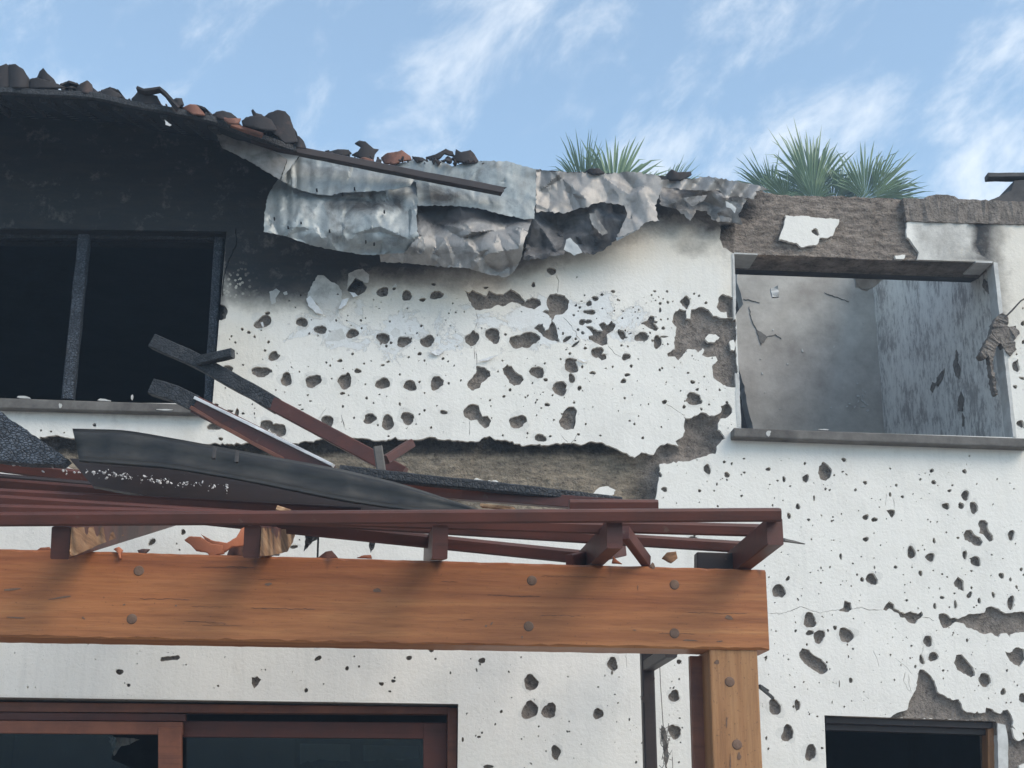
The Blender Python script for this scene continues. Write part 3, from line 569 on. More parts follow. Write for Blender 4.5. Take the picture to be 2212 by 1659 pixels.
# ------------------------------------------------------------------ stains (frame-unit maps evaluated on the wall)
def soot_map(uv):
    u, v = uv[:, 0], uv[:, 1]
    yb = np.interp(u, [470, 500, 560, 650, 700, 760, 800, 950, 1080, 1130, 1200, 1300, 1400, 1480, 1530, 1600], [590, 645, 660, 658, 650, 638, 618, 606, 612, 588, 556, 528, 500, 500, 512, 520])
    s = 1-sstep(-48, 42, v-yb)
    s *= sstep(455, 475, u)*(1-sstep(1560, 1640, u))
    s = np.maximum(s, (1-sstep(470, 500, u))*(1-sstep(500, 530, v)))
    s = np.maximum(s, .85*(1-sstep(478, 500, u))*(1-sstep(640, 720, v))*sstep(440, 450, u))
    s = np.maximum(s, .95*np.exp(-(((u-1525)/55)**2+((v-488)/30)**2)))
    s = np.maximum(s, .62*np.exp(-(((u-1495)/45)**2+((v-530)/22)**2)))
    s = np.maximum(s, .5*sstep(1535, 1580, u)*(1-sstep(1585, 1590, u))*(1-sstep(520, 610, v)))
    s = np.maximum(s, 1.0*np.exp(-np.clip((u-2120)/42, 0, 9)**2)*sstep(2085, 2110, u)*(1-sstep(580, 760, v)))
    s = np.maximum(s, .60*(1-sstep(2150, 2190, u))*sstep(2120, 2140, u)*(1-sstep(700, 840, v)))
    s = np.maximum(s, .42*sstep(1955, 1990, u)*(1-sstep(2080, 2110, u))*(1-sstep(560, 575, v))*sstep(470, 480, v))
    s = np.maximum(s, .35*(1-sstep(893, 905, v))*sstep(850, 880, v)*(1-sstep(430, 470, u)))
    return s
def cream_map(uv):
    u, v = uv[:, 0], uv[:, 1]
    yb = np.interp(u, [470, 560, 700, 950, 1130, 1200, 1300, 1400, 1580], [640, 650, 640, 630, 600, 570, 545, 520, 520])
    c = np.exp(-np.clip((v-yb)/50, 0, 9)**2)*(1-sstep(1560, 1600, u))*.85
    c = np.maximum(c, .75*(1-sstep(500, 640, u))*np.exp(-((v-760)/120)**2)*(u > 440))
    c = np.maximum(c, .6*sstep(2130, 2150, u)*(1-sstep(640, 820, v)))
    c = np.maximum(c, .45*np.exp(-(((u-395)/28)**2+((v-937)/12)**2)))
    c = np.maximum(c, .55*sstep(1540, 1580, u)*(1-sstep(1590, 1600, u))*(1-sstep(640, 700, v)))
    return c

# ------------------------------------------------------------------ the house
house = empty('house', (0, 0, 0), 'burnt two-storey white house with shrapnel-pocked facade and collapsed roof edge', 'house')
TPL = .015
def classify(c, what):
    keep = np.zeros(len(c), bool); keep[pip_box(c, OUTx)] = True
    if what == 'plaster':
        for p, k, a in EXx: keep[pip_box(c, p)] = False
        for p in ISLx: keep[pip_box(c, p)] = True
        for p in IHx: keep[pip_box(c, p)] = False
    for p in OPENx.values(): keep[pip_box(c, p)] = False
    return keep
ox = np.array(OUTx); X0, Z0 = ox.min(0); X1, Z1 = ox.max(0)
# plaster skin
gx, gz = np.meshgrid(np.arange(X0, X1, .055), np.arange(Z0, Z1, .055)); g = np.stack([gx.ravel(), gz.ravel()], 1)
g = g+RNG.uniform(-.018, .018, g.shape)
v2, tri = cdt(g, [p for p, _, _ in EXx]+ISLx+IHx+SKx+list(OPENx.values())+[OUTx])
cen = v2[tri].mean(1); tri = tri[classify(cen, 'plaster')]
used = np.unique(tri); re = -np.ones(len(v2), int); re[used] = np.arange(len(used)); v2 = v2[used]; tri = re[tri]
und = .006*fbm(v2[:, 0]*1.6, v2[:, 1]*1.6, 3)+.0025*fbm(v2[:, 0]*9, v2[:, 1]*9, 2)
front = np.stack([v2[:, 0], und, v2[:, 1]], 1); be = boundary(tri); bi = np.unique(be); rb = -np.ones(len(v2), int); rb[bi] = np.arange(len(bi))+len(v2)
back = front[bi].copy(); back[:, 1] = TPL+.006; back[:, [0, 2]] += 0
vv = np.concatenate([front, back]); ff = [tuple(t) for t in tri]+[(b, a, rb[a], rb[b]) for a, b in be]
uvq = Qn(vv*np.array([1, 0, 1]))
peel = np.exp(-(((uvq[:, 0]-1230)/190)**2+((uvq[:, 1]-690)/60)**2))+.8*np.exp(-(((uvq[:, 0]-800)/210)**2+((uvq[:, 1]-715)/55)**2))+.5*np.exp(-(((uvq[:, 0]-700)/50)**2+((uvq[:, 1]-640)/40)**2))
blis = np.clip(1.3*np.exp(-(((uvq[:, 0]-507)/24)**2+((uvq[:, 1]-618)/30)**2))+.8*np.exp(-(((uvq[:, 0]-2075)/28)**2+((uvq[:, 1]-545)/14)**2)), 0, 1)
sk = np.zeros(len(ff)); ct = v2[tri].mean(1)
for i_, p in reversed(list(enumerate(SKx))): sk[pip_box(ct, p)] = 1. if i_ < NSK else .5
pw = mesh('plaster_wall', vv, ff, M['plaster'], house, False, dict(soot=soot_map(uvq), cream=cream_map(uvq), peel=np.clip(peel, 0, 1), blister=blis), fattrs=dict(skim=sk))
# rough masonry and render coat behind it, carved deeper where the skin is lost
gx, gz = np.meshgrid(np.arange(X0, X1, .012), np.arange(Z0, Z1, .012)); g = np.stack([gx.ravel(), gz.ravel()], 1)+RNG.uniform(-.004, .004, (gx.size, 2))
def depth_at(pts):
    d = np.zeros(len(pts)); kd = np.zeros(len(pts), int)
    for p, k, a in EXx:
        idx = pip_box(pts, p)
        if not len(idx): continue
        q = pts[idx]; pa = np.array(p); pb = np.roll(pa, -1, 0); best = np.full(len(q), 9.)
        for A, B in zip(pa, pb):
            ab = B-A; t = np.clip(((q-A) @ ab)/max(ab @ ab, 1e-12), 0, 1); best = np.minimum(best, np.hypot(*(q-(A+t[:, None]*ab)).T))
        mxd = {'pit': .015, 'poly': .012, 'strip': .050, 'band': .010, 'crack': .012, 'speck': .010}[k]
        dd = mxd*(1-np.exp(-best/(.012 if k != 'strip' else .03)))
        d[idx] = np.maximum(d[idx], dd+.001)
        kd[idx] = np.maximum(kd[idx], {'strip': 2, 'band': 3}.get(k, 1))
    return d, kd
dz, kd = depth_at(g)
coarse = np.zeros(len(g), bool).reshape(gx.shape); coarse[::6, ::6] = True
sel = (kd > 0) | coarse.ravel()
v2, tri = cdt(g[sel], list(OPENx.values())+[OUTx])
tri = tri[classify(v2[tri].mean(1), 'masonry')]
used = np.unique(tri); re = -np.ones(len(v2), int); re[used] = np.arange(len(used)); v2 = v2[used]; tri = re[tri]
dz, kd = depth_at(v2)
x, z = v2[:, 0], v2[:, 1]
nz = .010*fbm(x*22, z*22, 4)+.006*fbm(x*70, z*70, 2)
nz2 = .045*fbm(x*5, z*11, 5)+.016*fbm(x*40, z*40, 3)
YY = TPL+.001+dz+np.where(kd == 1, np.maximum(nz, -.004), 0)+np.where(kd == 2, nz2, 0)+np.where(kd == 3, .9*nz2, 0)
YY = np.where(kd == 2, np.maximum(YY, .012), YY); YY = np.where(kd == 3, np.maximum(YY, -.004), YY)
front = np.stack([x, YY, z], 1); be = boundary(tri); bi = np.unique(be); rb = -np.ones(len(v2), int); rb[bi] = np.arange(len(bi))+len(v2)
back = front[bi].copy(); back[:, 1] = .24
vv = np.concatenate([front, back]); ff = [tuple(t) for t in tri]+[(b, a, rb[a], rb[b]) for a, b in be]
uvq = Qn(vv*np.array([1, 0, 1])); kk = np.concatenate([kd, kd[bi]])
sm = np.where((uvq[:, 0] < 1590), soot_map(uvq), 0)
sm = np.maximum(sm, .25*sstep(1940, 1960, uvq[:, 0])*(uvq[:, 1] < 560)); sm = np.maximum(sm, .75*(kk == 2)*(1-sstep(968, 990, uvq[:, 1]))*(uvq[:, 0] < 1400)); sm = np.maximum(sm, .6*(kk == 2)*np.exp(-(((uvq[:, 0]-1385)/38)**2+((uvq[:, 1]-1060)/45)**2))); sm = np.maximum(sm, .9*(1-sstep(1590, 1690, uvq[:, 0]))*(uvq[:, 1] < 470))  # upper rim of the strip: shadow painted in through the soot value
sm = np.where(uvq[:, 0] < 480, np.maximum(sm, (uvq[:, 1] < 900)*1.0), sm)
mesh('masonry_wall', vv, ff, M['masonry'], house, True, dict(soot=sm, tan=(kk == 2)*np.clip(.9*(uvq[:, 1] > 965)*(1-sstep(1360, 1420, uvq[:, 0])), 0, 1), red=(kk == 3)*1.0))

# ------------------------------------------------------------------ concrete ring beam, sills, rooms
def extrude_poly(name, uv, Y, depth, mat, parent=None, smooth=False, amp=0.0):
    """closed outline in frame units at distance Y, real thickness towards the back"""
    pl = [(p.x, p.z) for p in (P(a, b, Y) for a, b in uv)]
    v2_, t_ = cdt([], [pl]); cc = v2_[t_].mean(1); t_ = t_[pip(cc[:, 0], cc[:, 1], pl)]; n = len(v2_)
    yy = [Y+(random.uniform(-amp, amp) if amp else 0) for _ in v2_]
    f = [(a[0], y, a[1]) for a, y in zip(v2_, yy)]; bk = [(a[0], y+depth, a[1]) for a, y in zip(v2_, yy)]
    F = [tuple(q) for q in t_]+[(c+n, b+n, a+n) for a, b, c in t_]+[(b, a, a+n, b+n) for a, b in boundary(t_)]
    bm = bmesh.new(); vs = [bm.verts.new(p) for p in f+bk]
    for q in F:
        try: bm.faces.new([vs[int(i)] for i in q])
        except ValueError: pass
    return bm_obj(name, bm, mat, parent, smooth)
rb_ = random.Random(3)
top = rough([(1950, 428), (1995, 429), (2004, 423), (2030, 420), (2062, 423), (2070, 431), (2128, 432), (2240, 439), (2520, 452), (2950, 470)], 8, 1.6, rb_, closed=False)
bot = rough([(2950, 508), (2520, 494), (2240, 485), (2107, 482), (1958, 477)], 9, .8, rb_, closed=False)
extrude_poly('ring_beam', top+bot, -.012, .2, M['masonry'], house, amp=.008)
# sills
sl_l = slab('window_sill', [(-420, 869), (452, 893), (452, 874.5), (-420, 845)], -.06, .28, M['conc'], house, .006)
sl_r = slab('window_sill', [(1585, 943), (2226, 966), (2226, 947), (1585, 923.5)], -.075, .30, M['conc'], house, .007)
for i, (u, v_, l, h, Y) in enumerate([(50, 858, 34, 5, -.04), (225, 864, 30, 5, -.03), (285, 858, 4, 14, -.02), (130, 876, 6, 12, -.064), (355, 885, 34, 3, -.064), (1780, 928, 20, 3, -.07), (1660, 936, 12, 12, -.079)]):
    extrude_poly('plaster_chip', blob(u, v_, l/2, h/2, 3, n=9, rnd=rb_, amp=.25), Y, .012, M['pale'], sl_l if u < 800 else sl_r)
def room(name, x0, x1, y0, y1, z0, z1, hole, mats, ceiling=True):
    """inside faces of a room behind an opening; hole = bbox (x0,x1,z0,z1) in its front wall"""
    a, b, c, d = hole; V = []; F = []
    def quad(*p): F.append(tuple(range(len(V), len(V)+4))); V.extend(p)
    quad((x0, y1, z0), (x1, y1, z0), (x1, y1, z1), (x0, y1, z1)); quad((x0, y0, z0), (x0, y1, z0), (x0, y1, z1), (x0, y0, z1))
    quad((x1, y0, z0), (x1, y0, z1), (x1, y1, z1), (x1, y1, z0)); quad((x0, y0, z0), (x1, y0, z0), (x1, y1, z0), (x0, y1, z0))
    if ceiling: quad((x0, y0, z1), (x0, y1, z1), (x1, y1, z1), (x1, y0, z1))
    quad((x0, y0, z0), (x0, y0, z1), (a, y0, z1), (a, y0, z0)); quad((b, y0, z0), (b, y0, z1), (x1, y0, z1), (x1, y0, z0))
    quad((a, y0, z0), (a, y0, c), (b, y0, c), (b, y0, z0)); quad((a, y0, d), (a, y0, z1), (b, y0, z1), (b, y0, d))
    return mesh(name, V, F, mats, house)
def bb(k): p = np.array(OPENx[k]); return p[:, 0].min(), p[:, 0].max(), p[:, 1].min(), p[:, 1].max()
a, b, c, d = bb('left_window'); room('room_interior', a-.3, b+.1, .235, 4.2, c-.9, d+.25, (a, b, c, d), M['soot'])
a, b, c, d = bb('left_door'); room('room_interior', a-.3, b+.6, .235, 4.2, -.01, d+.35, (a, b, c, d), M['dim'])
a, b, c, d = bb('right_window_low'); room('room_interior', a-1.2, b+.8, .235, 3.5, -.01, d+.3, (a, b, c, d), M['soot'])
# bathroom behind the upper right window: back wall with a broken left end, side wall, dark void beyond
xr = P(2171, 756, 0).x+.015; zf = P(1800, 930, 0).z-.9; zt = P(1800, 500, 1.95).z; zn = P(1800, 505, .235).z
le = [(1590, 500), (1591, 600), (1599, 632), (1606, 658), (1590, 679), (1568, 690), (1574, 750), (1588, 769), (1597, 800), (1604, 825), (1611, 855), (1618, 890), (1626, 925), (1640, 1000)]
xc = P(2166, 756, 0).x
rt = [(Qn([(xc+.1, 1.95, P(1886, v_, 1.95).z)])[0][0], v_) for v_ in (1000, 500)]
extrude_poly('room_wall', rough(le, 10, 1.5, rb_, closed=False)+rt, 1.95, .12, M['room'], house)
j0, j1 = OPENx['right_window'][2], OPENx['right_window'][1]; jx = lambda z_: j0[0]+(j1[0]-j0[0])*(z_-j0[1])/(j1[1]-j0[1])-.004
mesh('room_wall', [(jx(zf), .03, zf), (xc, 2.1, zf), (xc, 2.1, zt+.06), (jx(zn), .03, zn-.12)], [(0, 1, 2, 3)], M['peel'], house)
a, b, c, d = bb('right_window')
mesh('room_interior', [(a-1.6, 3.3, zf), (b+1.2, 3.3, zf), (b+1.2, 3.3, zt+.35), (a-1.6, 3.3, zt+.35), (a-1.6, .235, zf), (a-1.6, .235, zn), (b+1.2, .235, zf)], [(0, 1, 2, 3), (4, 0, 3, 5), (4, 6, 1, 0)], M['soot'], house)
hexa('lintel', [P(1575, 582, .235), P(2170, 603, .235), P(2160, 500, .235), P(1575, 480, .235)]+[P(1575, 582, .235)+Vector((0, .12, .02)), P(2170, 603, .235)+Vector((0, .12, .02)), P(2160, 500, .235)+Vector((0, .12, 0)), P(1575, 480, .235)+Vector((0, .12, 0))], M['concd'], house, .004)
# pale plaster left on the reveals
extrude_poly('window_reveal', rough([(2146, 566), (2155, 568), (2196, 944), (2189, 944)], 12, .6, rb_), -.004, .10, M['pale'], house)
extrude_poly('window_reveal', rough([(1582, 547), (1586, 547), (1590, 640), (1589, 690), (1585, 690)], 8, .5, rb_), -.006, .06, M['pale'], house)
extrude_poly('window_reveal', [(1586, 545), (1637, 548), (1637, 550.5), (1586, 548.5)], -.006, .2, M['pale'], house)
extrude_poly('window_reveal', [(2106, 563), (2144, 564.5), (2144, 568), (2108, 567)], -.006, .18, M['pale'], house)
extrude_poly('window_reveal', rough([(1588, 806), (1597, 808), (1601, 924), (1592, 922)], 8, .8, rb_), -.003, .05, M['pale'], house)
# torn render hanging over the right jamb
extrude_poly('render_patch', rough(Z('R4', [(2040, 940), (2075, 920), (2110, 950), (2110, 1010), (2160, 1005), (2185, 1050), (2150, 1100), (2165, 1160), (2125, 1200), (2095, 1170), (2060, 1110), (2030, 1150), (2010, 1250), (2045, 1450), (2030, 1450), (2000, 1310), (1985, 1200), (1950, 1220), (1925, 1190), (1960, 1120), (2000, 1050), (2010, 990)]), 4, 1.0, rb_), -.012, .05, M['masonry'], house, amp=.01)
bar('hanging_cable', [P(2170, 686, -.02), P(2185, 672, -.05), P(2205, 650, -.08), P(2240, 630, -.09)], .008, .008, M['wire'], house, jit=.1)
for uv in ([(1665, 622), (1680, 617), (1684, 640), (1668, 642)], [(1845, 586), (1895, 582), (1920, 590), (1895, 615), (1875, 627), (1850, 618)]):
    extrude_poly('torn_plaster', rough(uv, 6, 1.2, rb_), .36 if uv[0][0] > 1700 else 1.2, .02, M['pale'], house, amp=.01)

for i in range(26):     # chips of pale paint left on the smoked wall
    u, v_ = (rb_.gauss(1862, 16), rb_.gauss(862, 22)) if i < 14 else (rb_.uniform(1640, 1870), rb_.uniform(680, 900))
    extrude_poly('paint_chip', blob(u, v_, rb_.uniform(.8, 3.2), rb_.uniform(1, 4), rb_.uniform(-40, 40), n=7, rnd=rb_, amp=.35), 1.945, .01, M['pale'], house)
for uv in (Z('R4', [(480, 1030), (520, 1055), (550, 1080), (510, 1130), (495, 1090)]), ribbon(Z('R4', [(432, 880), (445, 960), (480, 1030)]), 1.0, rb_), ribbon(Z('R4', [(545, 1075), (600, 1060), (640, 1090)]), .8, rb_), ribbon(Z('R4', [(395, 830), (500, 855)]), .8, rb_), ribbon(Z('R4', [(920, 790), (1000, 820), (1080, 850)]), .9, rb_)):
    extrude_poly('crack', rough(uv, 5, .8, rb_), 1.944, .01, M['conc'], house)
def on_side(uv):      # frame units to the peeling side wall
    n_ = Vector((2.07, -(xc-jx(3.9)), 0)); o_ = Vector((xc, 2.1, 3.9)); out = []
    for a_, b_ in uv:
        d_ = (P(a_, b_, 1)-CAM); k_ = (o_-CAM).dot(n_)/d_.dot(n_); out.append(CAM+d_*k_)
    return out
for uv in (Z('R4', [(1775, 1160), (1790, 1190), (1785, 1240), (1805, 1290), (1795, 1350), (1770, 1330), (1755, 1260), (1770, 1210)]), Z('R4', [(1805, 1430), (1825, 1470), (1820, 1560), (1790, 1560), (1785, 1500)]), Z('R4', [(1700, 1280), (1690, 1340), (1660, 1400), (1640, 1390), (1650, 1340)]), Z('R4', [(1620, 1370), (1645, 1380), (1625, 1440), (1605, 1420)]), Z('R4', [(1955, 700), (1975, 720), (1985, 800), (1965, 780), (1945, 740)]), Z('R4', [(1815, 1570), (1830, 1600), (1828, 1659), (1815, 1659)])):
    pp = on_side(rough(uv, 4, 1.0, rb_)); mesh('gouge', [tuple(q+Vector((-.004, 0, 0))) for q in pp]+[tuple(q+Vector((.01, 0, 0))) for q in pp], [tuple(range(len(pp)))]+[(i, (i+1) % len(pp), (i+1) % len(pp)+len(pp), i+len(pp)) for i in range(len(pp))], M['masonry'], house)

# ------------------------------------------------------------------ windows and sliding door
wf = bar('window_frame', [P(474, 505, .10), P(451, 872, .10)], .05, .05, M['charfine'], house, up=(0, 1, 0), jit=.06)
bar('mullion', [P(184, 500, .09), P(147, 864, .09)], .062, .06, M['charfine'], wf, up=(0, 1, 0), jit=.06)
bar('frame_head', [P(-420, 503, .10), P(486, 513, .10)], .05, .045, M['char'], wf, jit=.06)
df = slab('door_frame', [(-420, 1535), (972, 1542), (972, 1527), (-420, 1511)], .09, .12, M['redlit'], house, .004)
slab('frame_post', [(966, 2300), (985, 2300), (987, 1529), (967, 1529)], .075, .13, M['redlit'], df, .004)
s1 = slab('door_sash', [(-420, 1581), (394, 1587), (394, 1559.5), (-420, 1553)], .085, .045, M['redlit'], df, .004)
slab('sash_rail', [(-420, 1552), (401, 1558), (401, 1542), (-420, 1535)], .10, .05, M['red'], s1, .003)
slab('stile', [(343, 2300), (392, 2300), (392, 1571), (341, 1571)], .078, .045, M['redlit'], s1, .004)
s2 = slab('door_sash', [(394, 1592), (966, 1596), (966, 1561), (394, 1557)], .15, .045, M['red'], df, .004)
slab('stile', [(916, 2300), (965, 2300), (965, 1562), (914, 1562)], .146, .045, M['red'], s2, .004)
extrude_poly('pane', [(-420, 1583), (242, 1586), (252, 1600), (240, 1640), (300, 1665), (335, 1800), (335, 2300), (-420, 2300)], .105, .005, M['glass'], s1)
extrude_poly('pane', [(394, 1592), (916, 1594), (914, 2300), (394, 2300)], .17, .005, M['glass'], s2)
ws = empty('reflection_panels', P(775, 1700, 2.2), 'grey panels added behind the sliding door glass in place of reflected shapes', 'cabinet')  # made-up panels imitating grey reflection shapes in the door glass
extrude_poly('reflection_panel', [(648, 1606), (757, 1608), (757, 1700), (648, 1700)], 2.2, .02, M['panel'], ws)
extrude_poly('reflection_panel', [(785, 1609), (905, 1612), (905, 1700), (785, 1700)], 2.2, .02, M['panel'], ws)
extrude_poly('reflection_backing', [(636, 1596), (915, 1602), (915, 1712), (636, 1712)], 2.222, .25, M['soot'], ws)
extrude_poly('reflection_dark_edge', rough([(640, 1650), (700, 1641), (757, 1646), (820, 1642), (910, 1640), (912, 1720), (638, 1720)], 5, 2.0, rb_), 2.17, .02, M['soot'], ws)
tag(extrude_poly('torn_curtain', rough([(234, 1591), (262, 1592), (300, 1597), (284, 1606), (262, 1612), (254, 1622), (247, 1633), (240, 1612)], 5, 1.0, rb_), .4, .01, M['pale'], None, amp=.02), 'torn white scrap hanging inside behind the left glass door', 'scrap')
lf = slab('window_frame', [(1783, 1562), (2142, 1574), (2142, 1560), (1783, 1548)], .05, .10, M['darkwood'], house, .003)
slab('frame_rail', [(1784, 1577), (2136, 1588), (2136, 1575), (1784, 1563)], .09, .06, M['darkwood'], lf, .003)
slab('frame_post', [(2140, 2090), (2160, 2090), (2152.5, 1573), (2134, 1572)], .06, .08, M['post'], lf, .003)
extrude_poly('window_reveal', rough([(2155, 1562), (2172, 1566), (2177, 1590), (2186, 2090), (2164, 2090)], 12, .8, rb_), .012, .12, M['pale'], house)

# ------------------------------------------------------------------ roof edge on the left, sagging to the right
EAVE = [(-950, 136), (-420, 166), (0, 190), (200, 201), (283, 219), (367, 233), (460, 253), (500, 270), (567, 293), (640, 318)]
EY = [-.70, -.70, -.70, -.70, -.70, -.68, -.62, -.56, -.48, -.40]
V, F = [], []
for (u, v_), Y in zip(EAVE, EY):
    t_ = P(u, v_, Y); bt = P(u, v_+13, Y); bk = Vector((t_.x, .03, t_.z+.30*(Y/-.7))); V += [tuple(t_), tuple(bt), (bk.x, .03, bk.z-.03), (bk.x, .6, bk.z+.24)]
n = len(EAVE)
for i in range(n-1):
    for j in range(4): F.append((i*4+j, i*4+(j+1) % 4, i*4+4+(j+1) % 4, i*4+4+j))
F += [(0, 1, 2, 3), tuple(range(4*n-1, 4*n-5, -1))]
bm = bmesh.new(); vs = [bm.verts.new(p) for p in V]
for f in F: bm.faces.new([vs[i] for i in f])
roof = bm_obj('roof', bm, M['gable'], house)
bar('fascia_board', [P(u, v_+6, Y-.02) for (u, v_), Y in zip(EAVE, EY)], .03, .034, M['char'], roof, jit=.12)
for i in range(11):      # rafter ends under the eave
    u = -60+i*52; v_ = np.interp(u, [e[0] for e in EAVE], [e[1] for e in EAVE]); Y = np.interp(u, [e[0] for e in EAVE], EY)
    p0 = P(u, v_+16, Y+.03); bar('roof_rafter', [p0, Vector((p0.x, .02, p0.z+.30*(Y/-.7)-.03))], .05, .05, M['char'], roof, jit=.05)
for i in range(9):       # charred roof boards seen from below, laid across the rafters
    k = (i+.5)/9; pts = []
    for (u, v_), Y in zip(EAVE, EY):
        t_ = P(u, v_+13, Y); bk = Vector((t_.x, .03, t_.z+.30*(Y/-.7)-.03)); pts.append(t_.lerp(bk, k)+Vector((0, 0, -.004)))
    bar('roof_board', pts, .066, .012, M['gable'], roof, jit=.05, seg=.25)
def tile_mesh(name, a0, a1, L, r0=.070, r1=.085, th=.013, jag=0.0, seed=1):
    rn = random.Random(seed); na, nl = 12, 5; V, F = [], []
    for s in (0, 1):
        for j in range(nl+1):
            for i in range(na+1):
                a = rad(a0+(a1-a0)*i/na); y = L*j/nl; r = r0+(r1-r0)*j/nl+(th if s else 0)
                if j in (0, nl): y += rn.uniform(-jag, jag) if s == 0 else 0
                V.append([r*math.cos(a), y, r*math.sin(a)])
    nn = (na+1)*(nl+1)
    if jag:
        for i in range(nn): V[nn+i][1] = V[i][1]
    for j in range(nl):
        for i in range(na):
            q = j*(na+1)+i; F += [(q, q+1, q+na+2, q+na+1), (nn+q, nn+q+na+1, nn+q+na+2, nn+q+1)]
    for j in range(nl):
        for i in (0, na): q = j*(na+1)+i; F.append((q, q+na+1, nn+q+na+1, nn+q))
    for i in range(na):
        for j in (0, nl): q = j*(na+1)+i; F.append((q, q+1, nn+q+1, nn+q))
    bm = bmesh.new(); vs = [bm.verts.new(v) for v in V]
    for f in F: bm.faces.new([vs[i] for i in f])
    bmesh.ops.recalc_face_normals(bm, faces=bm.faces)
    me = bpy.data.meshes.new(name); bm.to_mesh(me); bm.free(); return me
TM = {}
for kind, (a0, a1, L, jag, sd_) in dict(full=(0, 180, .38, .008, 1), low=(28, 152, .36, .02, 2), half=(10, 110, .26, .05, 3), shard=(60, 130, .16, .05, 4), spike=(40, 100, .22, .08, 5)).items():
    for mk in ('tilek', 'tiler', 'tileo'):
        me = tile_mesh('roof_tile', a0, a1, L, jag=jag, seed=sd_); me.materials.append(M[mk]); TM[kind, mk] = me
def put_tile(name, u, v_, Y, rV, kind, mk, rx=12, ry=0, rz=0, parent=None):
    p = P(u, v_, Y); o = bpy.data.objects.new(name, TM[kind, mk]); link(o, parent, p)
    sc_ = rV/(FPX*.955/(Y+7.0))/.083; o.scale = (sc_, sc_, sc_); o.rotation_euler = (rad(rx), rad(ry), rad(rz)); return o
for t_ in [(-70, 188, -.70, 44, 'full', 'tilek', 10, 3, 4), (-20, 190, -.70, 40, 'full', 'tilek', 10, -4, -3), (20, 190, -.66, 42, 'full', 'tilek', 10, 2, 5), (95, 196, -.66, 30, 'low', 'tilek', 10, 8, 8), (150, 200, -.66, 28, 'low', 'tilek', 10, 5, 0), (184, 202, -.66, 22, 'full', 'tilek', 10, 0, -8),
    (238, 214, -.66, 28, 'low', 'tilek', 10, 6, 0), (312, 228, -.66, 30, 'low', 'tilek', 10, 8, -5), (383, 236, -.64, 15, 'full', 'tilek', 8, 0, 0), (425, 254, -.62, 30, 'low', 'tilek', 10, 10, -8), (483, 268, -.56, 28, 'full', 'tilek', 10, 12, -6), (548, 282, -.52, 34, 'low', 'tilek', 10, 18, 10), (606, 300, -.46, 40, 'full', 'tilek', 10, 16, 8)]:
    put_tile('roof_tile', *t_, parent=roof)
def shell(name, uv, Y, mk, parent=None, label=None, bend=.035, amp=.004, cat='roof tile', group=None):
    return sheet(name, uv, lambda u, v_: Y+0*u, amp, M[mk], label, 40, int(abs(uv[0][0]))+3, step=4, parent=parent, edge=.5, cat=cat, th=.013, fine=.3, group=group, bend=bend)
bar('curled_tile_edge', [P(297, 193, -.75), P(312, 199, -.75), P(330, 197, -.75), P(346, 194, -.75), P(358, 204, -.75), P(372, 221, -.75), P(385, 236, -.74)], .05, .014, M['tilek'], roof, jit=.05)
bar('tile_batten', [P(498, 271, -.60), P(567, 293, -.54)], .03, .02, M['tiler'], roof, jit=.05)
# ------------------------------------------------------------------ hanging metal sheets
def tri_wave(t): return np.abs((t % 1.0)-.5)*2
def crumple(u, v_, seed, lam=60.):
    """facets between random creases: heights on scattered points, linear in between"""
    r = np.random.RandomState(seed); lo = np.array([u.min()-lam, v_.min()-lam]); hi = np.array([u.max()+lam, v_.max()+lam])
    n_ = int(np.prod(hi-lo)/lam**2*1.6)+4; c_ = lo+r.rand(n_, 2)*(hi-lo); c_ = np.concatenate([c_, [lo, hi, (lo[0], hi[1]), (hi[0], lo[1])]])
    q, t_ = cdt(c_, []); hgt = r.uniform(-.5, .5, len(q)); out = np.zeros(len(u))
    for a, b, c in t_:
        A, B, C = q[a], q[b], q[c]; d = (B[1]-C[1])*(A[0]-C[0])+(C[0]-B[0])*(A[1]-C[1])
        if abs(d) < 1e-9: continue
        w1 = ((B[1]-C[1])*(u-C[0])+(C[0]-B[0])*(v_-C[1]))/d; w2 = ((C[1]-A[1])*(u-C[0])+(A[0]-C[0])*(v_-C[1]))/d; w3 = 1-w1-w2
        m_ = (w1 >= -1e-9) & (w2 >= -1e-9) & (w3 >= -1e-9); out[m_] = (w1*hgt[a]+w2*hgt[b]+w3*hgt[c])[m_]
    return out
